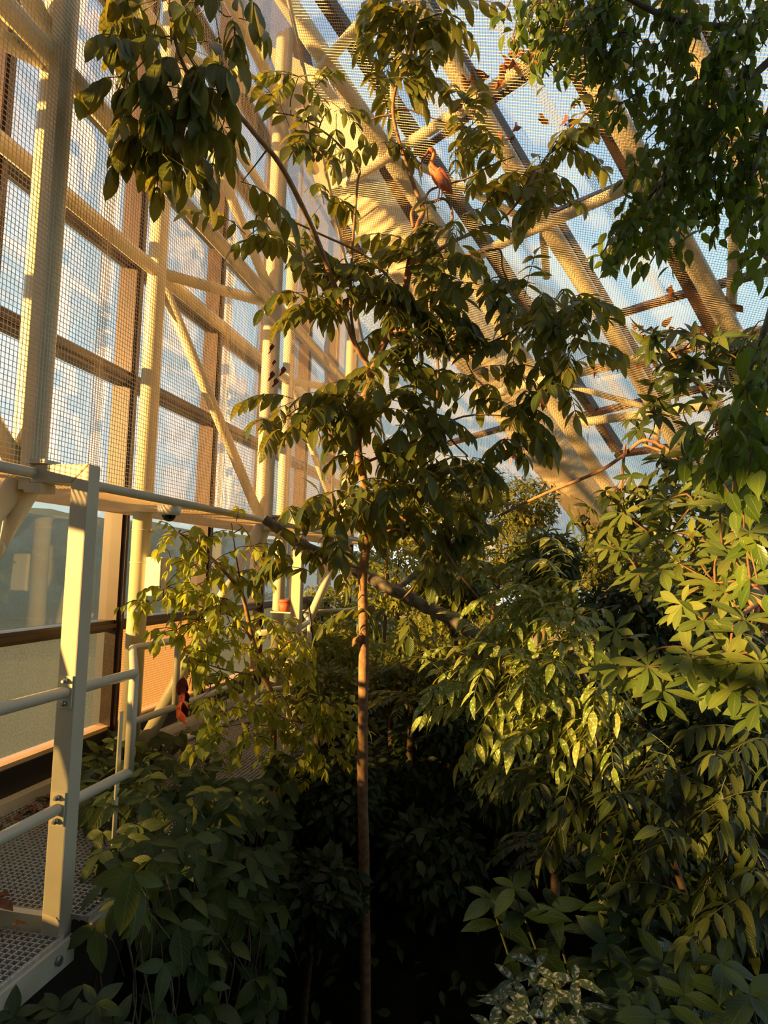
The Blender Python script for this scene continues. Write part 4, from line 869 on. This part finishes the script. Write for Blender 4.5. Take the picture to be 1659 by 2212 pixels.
for _ in range(60):
    x, y = R.uniform(175, 440), R.uniform(1575, 1740); vine_leaf(x, y, vine_dep(x, y) - R.uniform(.15, .6), R.uniform(.12, .19))
vine_leaf(455, 1885, 3.7, .22); vine_leaf(400, 1990, 3.6, .22); vine_leaf(205, 2000, 3.15, .19)
for i in range(26):
    x = R.uniform(250, 640); P = [at(x + 14 * math.sin(k * 1.3 + i), 1830 + k * 80, min(4.6, vine_dep(x, 1830 + k * 80)) + R.uniform(-.05, .1)) for k in range(7)]; T.tube(smooth_path(P, 3), .0055, 5, False)
for i in range(4): P = [at(200 + i * 8 + 12 * math.sin(k + i), 1960 + k * 60, 3.3) for k in range(6)]; T.tube(smooth_path(P, 3), .007, 5, False)
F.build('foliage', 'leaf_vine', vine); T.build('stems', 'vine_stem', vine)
R = random.Random(62); cb = np.array([-1.5, 2.4, gz(-1.5, 2.4)]); crn = plant('corner_plant', cb, 'dim broad-leaved plant in the bottom left corner under the deck', 'plant')
F = Leaves(); T = MB()
for px, py in ((30, 2195), (80, 2215), (125, 2185), (170, 2225), (205, 2170), (50, 2235), (250, 2220)):
    c = at(px, py, 2.7); T.tube(smooth_path([cb, (cb + c) / 2 + np.array([0, .1, 0]), c]), .006, 5, False)
    whorl(F, R, c, nrm([.2, -.5, .8]), 5, .12, T_BRD, hang=.3)
F.build('foliage', 'leaf_dark', crn); T.build('stems', 'green_stem', crn)

# ---- background bushes and trees
def bush(seed, name, cat, label, c, r, n, mat, size, tpl=T_SMALL, trunk=True, fl=(1, 1, .8), group=None, bark='twig', outward=.6):
    R = random.Random(seed); c = np.array(c); b = np.array([c[0], c[1], gz(c[0], c[1])]); rt = plant(name, b, label, cat, group)
    F = Leaves(); m = MB(); T = []
    if trunk:
        P = smooth_path([b, b * .5 + c * .5 + rv(R, .08), c]); m.tube(P, np.linspace(.045, .018, len(P)), 7)
        for i in range(9): e_ = blob(R, c, r * .9, fl); m.tube(smooth_path([b * .25 + c * .75, (c + e_) / 2 + rv(R, .05), e_], 3), np.linspace(.014, .004, 7), 5, False)
        m.build('trunk', bark, rt)
    for i in range(n):
        p = blob(R, c, r, fl); o = nrm(p - c + 1e-6); F.add(tpl, p, nrm(o * outward + rv(R, .6) + np.array([0, 0, -.45])), nrm(o * .5 + np.array([0, -.2, .8]) + rv(R, .4)), size * R.uniform(.7, 1.25))
    F.build('foliage', mat, rt); return rt
def bpx(seed, name, cat, label, px, py, dp, rpx, n, mat, size, **k): return bush(seed, name, cat, label, at(px, py, dp), rpx * dp / FPX, n, mat, size, **k)
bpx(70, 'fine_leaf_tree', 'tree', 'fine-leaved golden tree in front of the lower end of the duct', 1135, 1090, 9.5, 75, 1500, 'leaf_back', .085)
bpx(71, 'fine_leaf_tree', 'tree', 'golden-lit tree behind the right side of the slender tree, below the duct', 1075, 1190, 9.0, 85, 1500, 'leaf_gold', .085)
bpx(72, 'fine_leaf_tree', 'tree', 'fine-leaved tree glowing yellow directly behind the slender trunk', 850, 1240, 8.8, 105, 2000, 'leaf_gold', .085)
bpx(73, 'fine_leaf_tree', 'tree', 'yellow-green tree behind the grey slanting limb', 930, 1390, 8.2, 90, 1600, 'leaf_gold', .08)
bpx(74, 'background_bush', 'bush', 'sunlit bush between the far guard rail and the trunk', 715, 1400, 8.0, 75, 1300, 'leaf_gold', .085)
bpx(75, 'background_bush', 'bush', 'dense green bush below the far guard rail, left of the trunk', 705, 1500, 6.4, 80, 1100, 'leaf_back', .095)
bpx(76, 'background_bush', 'bush', 'green bush right of the trunk under the grey limb', 870, 1480, 6.8, 85, 1300, 'leaf_back', .09)
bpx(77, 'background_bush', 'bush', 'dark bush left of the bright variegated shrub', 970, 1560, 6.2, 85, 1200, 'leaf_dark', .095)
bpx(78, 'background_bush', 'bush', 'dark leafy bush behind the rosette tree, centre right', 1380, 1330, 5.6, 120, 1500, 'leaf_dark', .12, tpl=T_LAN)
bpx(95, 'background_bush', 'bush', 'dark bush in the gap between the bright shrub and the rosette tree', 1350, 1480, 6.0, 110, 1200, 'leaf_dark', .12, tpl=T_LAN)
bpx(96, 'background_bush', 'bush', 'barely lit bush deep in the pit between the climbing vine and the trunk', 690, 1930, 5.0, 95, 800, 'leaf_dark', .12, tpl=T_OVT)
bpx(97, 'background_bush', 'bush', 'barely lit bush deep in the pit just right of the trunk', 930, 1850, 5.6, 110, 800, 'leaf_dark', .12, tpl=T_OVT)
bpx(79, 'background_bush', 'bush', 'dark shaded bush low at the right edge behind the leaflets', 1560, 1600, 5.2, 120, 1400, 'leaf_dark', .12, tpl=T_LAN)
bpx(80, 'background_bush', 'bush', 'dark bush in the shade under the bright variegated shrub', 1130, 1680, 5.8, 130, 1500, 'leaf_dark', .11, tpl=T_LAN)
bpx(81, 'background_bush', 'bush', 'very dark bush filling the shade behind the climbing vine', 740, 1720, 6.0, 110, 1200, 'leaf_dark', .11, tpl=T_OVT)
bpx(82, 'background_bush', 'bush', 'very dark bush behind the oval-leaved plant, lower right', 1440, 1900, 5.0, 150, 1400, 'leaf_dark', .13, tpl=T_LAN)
bpx(83, 'fine_leaf_tree', 'tree', 'green tree crown behind the narrow leaves, right of the duct', 1330, 1200, 7.5, 100, 1500, 'leaf_back', .10, tpl=T_LAN)
bpx(84, 'background_bush', 'bush', 'lit leafy bush above the bright shrub, below the long orange twig', 1180, 1210, 6.2, 80, 1000, 'leaf_lance', .11, tpl=T_LAN)
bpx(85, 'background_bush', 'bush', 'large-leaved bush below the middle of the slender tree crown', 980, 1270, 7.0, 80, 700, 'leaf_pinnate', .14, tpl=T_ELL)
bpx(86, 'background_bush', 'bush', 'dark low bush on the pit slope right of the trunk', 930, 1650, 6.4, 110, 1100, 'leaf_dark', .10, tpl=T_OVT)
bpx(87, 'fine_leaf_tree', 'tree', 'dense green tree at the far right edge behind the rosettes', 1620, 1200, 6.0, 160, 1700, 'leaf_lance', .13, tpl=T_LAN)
for i_, (px_, py_, dp_, rp_, mt_, lb_) in enumerate(((700, 1330, 11.5, 85, 'leaf_gold', 'hazy golden tree at the far end of the walkway'), (820, 1360, 12, 85, 'leaf_gold', 'far golden tree just right of the trunk, behind everything'), (960, 1300, 12, 90, 'leaf_back', 'far green tree behind the grey limb'), (1090, 1300, 12, 95, 'leaf_back', 'far green tree beyond the bright variegated shrub'), (1230, 1270, 12, 95, 'leaf_back', 'far green tree under the far end of the roof'), (930, 1120, 9.5, 100, 'leaf_gold', 'golden crown seen through the lower boughs of the slender tree'), (830, 1100, 10.5, 80, 'leaf_back', 'green crown far behind the slender trunk, under the duct'), (1020, 1060, 11, 75, 'leaf_back', 'far crown touching the underside of the duct'), (1400, 1260, 11, 100, 'leaf_back', 'far tree beyond the narrow-leaved branches'), (1580, 1300, 9, 130, 'leaf_dark', 'far dark tree behind the rosettes at the right edge'), (800, 1450, 9.5, 80, 'leaf_gold', 'low sunlit bush far behind the trunk'), (640, 1430, 10, 60, 'leaf_back', 'bush at the walkway end between the rails'), (1060, 1420, 8.0, 90, 'leaf_back', 'mid green bush behind the lower end of the grey limb'))):
    bpx(200 + i_, 'far_tree', 'tree', lb_, px_, py_, dp_, rp_, 1300, mt_, .11, group='trees at the far end')
R = random.Random(300); F = Leaves(); N_ = 0
while N_ < 5200:
    x, y = R.uniform(-1.8, 6.5), R.uniform(4.6, 15)
    z = gz(x, y) + R.uniform(.0, .28); N_ += 1
    F.add(T_OVT, (x, y, z), (R.uniform(-1, 1), R.uniform(-1, .3), R.uniform(-.5, .3)), nrm(np.array([0, -.3, 1]) + rv(R, .35)), R.uniform(.09, .16))
tag(F.build('ground_cover', 'leaf_back'), 'low leafy ground cover carpeting the shaded slope of the pit', 'ground cover', kind='stuff')
def fern(seed, px, py, dp, label, k=11, L=.55, mat='leaf_fern'):
    R = random.Random(seed); c = at(px, py, dp); b = np.array([c[0], c[1], gz(c[0], c[1])]); rt = plant('fern', b, label, 'fern'); F = Leaves(); T = MB()
    T.tube([b, c], [.05, .03], 7)
    for i in range(k):
        a = 2 * math.pi * i / k + R.uniform(-.2, .2); compound(F, T, R, c, (math.cos(a), math.sin(a), .7), L * R.uniform(.8, 1.2), 16, .085, T_SMALL, sag=1.6, hang=.1)
    F.build('fronds', mat, rt); T.build('stalks', 'twig', rt)
fern(91, 960, 1445, 6.6, 'fern with arching feathery fronds under the grey limb'); fern(92, 890, 1520, 6.2, 'shaded fern on the slope right of the trunk base', mat='leaf_back'); fern(93, 1200, 1840, 4.6, 'dark fern with a skirt of fronds left of the oval leaves', mat='leaf_dark', k=16, L=.45)

# ================================================================== LOOSE LEAVES
R = random.Random(77)
def dead(p, d, n_, size, label, group, mat='dead_leaf', name='dead_leaf', tpl=T_CURL):
    F = Leaves(); F.add(tpl, np.array(p, float), d, n_, size); o = F.build(name, mat); tag(o, label, 'dead leaf', group); return o
def net_leaf(px, py, label, group): dead(rf(px, py, .02 + R.uniform(0, .03)), nrm(ru(R) - RN * .2), RN + rv(R, .3), R.uniform(.10, .17), label, group)
for t in np.linspace(0, 1, 46):
    x = 975 + 320 * t + R.uniform(-14, 14); y = 238 - 228 * t + R.uniform(-24, 10); net_leaf(x, y, 'dry brown leaf caught on the netting along the upper cross tube', 'dead leaves on the upper netting')
for x, y in ((1165, 245), (1115, 270), (1112, 290), (1185, 270), (1220, 245), (1240, 235), (1245, 255), (1235, 275), (1070, 290), (1075, 320)): net_leaf(x, y, 'dry brown leaf dotted on the netting right of the red bird', 'dead leaves on the middle netting')
for x in np.linspace(1365, 1520, 16): net_leaf(x + R.uniform(-8, 8), 715 + R.uniform(-14, 22), 'dry brown leaf in the row on the netting above the narrow leaves', 'dead leaves on the right netting')
for x in np.linspace(1275, 1480, 14): net_leaf(x, 800 - (x - 1275) * .2 + R.uniform(-6, 8), 'dry brown leaf lying along the lower cross tube', 'dead leaves on the lower tube')
net_leaf(1452, 615, 'single large dry leaf on the netting below the fig', None); net_leaf(1605, 675, 'single dry leaf on the netting at the right edge', None)
hx = at(398, 1460, 4.5)
F = Leaves()
for i, (dx, dz, s_) in enumerate(((0, 0, .16), (.01, -.1, .17), (-.012, -.17, .15), (.005, -.05, .13))): F.add(T_CURL, hx + np.array([dx, 0, dz]), (R.uniform(-.15, .15), -.1, -1), (R.uniform(-.5, .5), -1, .2), s_)
tag(F.build('dead_leaf', 'red_dead_leaf'), 'long crumpled red-brown dead leaf hanging from the shrub by the rail', 'dead leaf')
F = Leaves(); 
dead(at(1170, 845, 5.0), (.1, -.1, -1), (-.6, -.8, 0), .12, 'single orange dead leaf hanging in the air below the slender tree, right side', None)
for px, py in ((585, 740), (590, 775), (588, 800), (596, 815), (612, 790)): dead(on_x(px, py, NX + .03), nrm([0, R.uniform(-.4, .4), -1]), (1, -.3, .2), R.uniform(.08, .13), 'shrivelled dark leaf snagged on the wall netting at the second column', 'snagged leaves on the wall netting')
for i in range(42):
    dead((-3.14 + abs(R.gauss(0, .05)), R.uniform(2.98, 4.6), DECK + .012), (R.uniform(-1, 1), R.uniform(-1, 1), .1), (R.uniform(-.3, .3), R.uniform(-.3, .3), 1), R.uniform(.05, .09), 'dry leaf in the litter along the cream kerb of the deck', 'leaf litter along the kerb', 'dead_leaf')
for px, py, s_, l in ((22, 1935, .10, 'curled red-brown leaf on the deck near the left picture edge'), (28, 1968, .16, 'long pale dry leaf lying across the step plate'), (25, 2000, .06, 'tiny pale leaf on the lower grating')):
    dead(on_z(px, py, DECK + .03), (R.uniform(-1, 1), R.uniform(-.5, .5), .1), (0, -.3, 1), s_, l, None)
F = Leaves(); F.add(T_BRD, on_z(76, 1724, DECK + .01), (1, .1, 0), (0, 0, 1), .15); tag(F.build('fallen_leaf', 'leaf_vine'), 'single green leaf fallen on the grating behind the near post', 'leaf')
for i in range(16):
    y = R.uniform(4.6, 6.2); dead((NX - R.uniform(.03, .25), y, .405), (R.uniform(-1, 1), R.uniform(-1, 1), .1), (0, 0, 1), R.uniform(.04, .08), 'small dry leaf lying on the level netting over the walkway', 'leaf litter on the level netting')

# ================================================================== BIRDS
def ibis(dp, dx, dy, sc, label, foot):
    def q(px, py, dd=0.): return at(dx + (px - 945) * sc, dy + (py - 432) * sc, dp + dd)
    k = dp / FPX * sc; rt = empty('scarlet_ibis', q(945, 432), label, 'bird')
    sp = [(924, 328, -.02, 3.0), (928, 326, -.015, 6.0), (932, 326, -.01, 7.4), (936, 330, -.005, 6.4), (936, 338, 0, 5.2), (933, 346, 0, 5.0), (931, 354, -.01, 5.6), (933, 362, -.02, 7.6), (938, 370, -.02, 10.6), (944, 378, -.015, 13.2), (950, 387, 0, 14.2), (957, 396, .02, 13.0), (964, 404, .04, 9.8), (970, 411, .06, 6.4), (975, 417, .07, 3.4), (978, 420, .08, 1.0)]
    P = smooth_path([q(a, b, c_) for a, b, c_, r in sp], 3); rr = np.interp(np.linspace(0, len(sp) - 1, len(P)), range(len(sp)), [s_[3] for s_ in sp]) * k
    m = MB(); m.tube(P, rr, 18); m.build('body', 'ibis_red', rt)
    for side, sg in ((-.062, -1), (.065, 1)):
        m = MB(); W = [(946, 364, 4), (952, 372, 9), (958, 384, 11), (965, 396, 10), (970, 407, 7), (975, 416, 3.5), (977, 421, .8)]
        P = smooth_path([q(a, b, side * (1 - .09 * i) + .015 * i) for i, (a, b, r) in enumerate(W)], 3); V = []; n = 12; R_ = np.interp(np.linspace(0, 6, len(P)), range(7), [w_[2] for w_ in W]) * k; fw = nrm(ray(dx, dy))
        for i in range(len(P)):
            t = nrm(P[min(i + 1, len(P) - 1)] - P[max(i - 1, 0)]); u = nrm(np.cross(t, fw)); 
            for j in range(n): a = 2 * math.pi * j / n; V.append(P[i] + R_[i] * math.cos(a) * u + .35 * R_[i] * math.sin(a) * fw)
        m.add(V, [(i*n+j, i*n+(j+1) % n, (i+1)*n+(j+1) % n, (i+1)*n+j) for i in range(len(P)-1) for j in range(n)] + [tuple(range(n-1, -1, -1)), tuple((len(P)-1)*n+j for j in range(n))]); m.build('wing', 'ibis_wing', rt)
    m = MB(); P = smooth_path([q(925, 328, -.02), q(919, 336, -.03), q(913, 346, -.035), q(909, 355, -.04), q(907, 364, -.04)], 4); m.tube(P, np.linspace(3.4, .7, len(P)) * k, 10); m.build('bill', 'bill_brown', rt)
    for s_ in (-1, 1):
        m = MB(); c0 = q(925.5, 326, -.012 + s_ * 5.2 * k); m.tube([c0 - np.array([.0, .003, 0]), c0 + np.array([0, .003, 0])], .005 * sc, 10); m.build('eye', 'black_gloss', rt)
    for (a, b, c_, d_, e_, f_, dd) in ((948, 396, 949, 415, 946, 431, -.03), (956, 398, 956, 413, 953, 430, .03)):
        lg = empty('leg', q(e_, f_, dd)); lg.parent = rt; lg.location = [float(v) for v in (ORG[lg.name] - ORG[rt.name])]
        m = MB(); P = [q(a, b, dd), q(c_, d_, dd), q(e_, f_, dd)]; m.tube(smooth_path(P, 4), np.array([3.0, 2.4, 1.9, 1.6, 1.8, 1.5, 1.3, 1.3, 1.5]) * k, 8)
        for tx, ty in ((-9, 4), (-6, 6), (-1, 7), (5, 1)): m.tube([q(e_, f_, dd), q(e_ + tx * .5, f_ + ty * .2, dd - .01), q(e_ + tx, f_ + ty * .8, dd - .02)], [1.3 * k, 1.1 * k, .6 * k], 6)
        m.build('shank', 'ibis_pink', lg)
    return rt
ibis(5.47, 945, 432, 1.0, 'scarlet ibis perched on the curved bare branch high in the slender tree', None)
ibis(7.2, 1100, 1001, .52, 'second small red bird almost hidden among leaves below the duct', None)
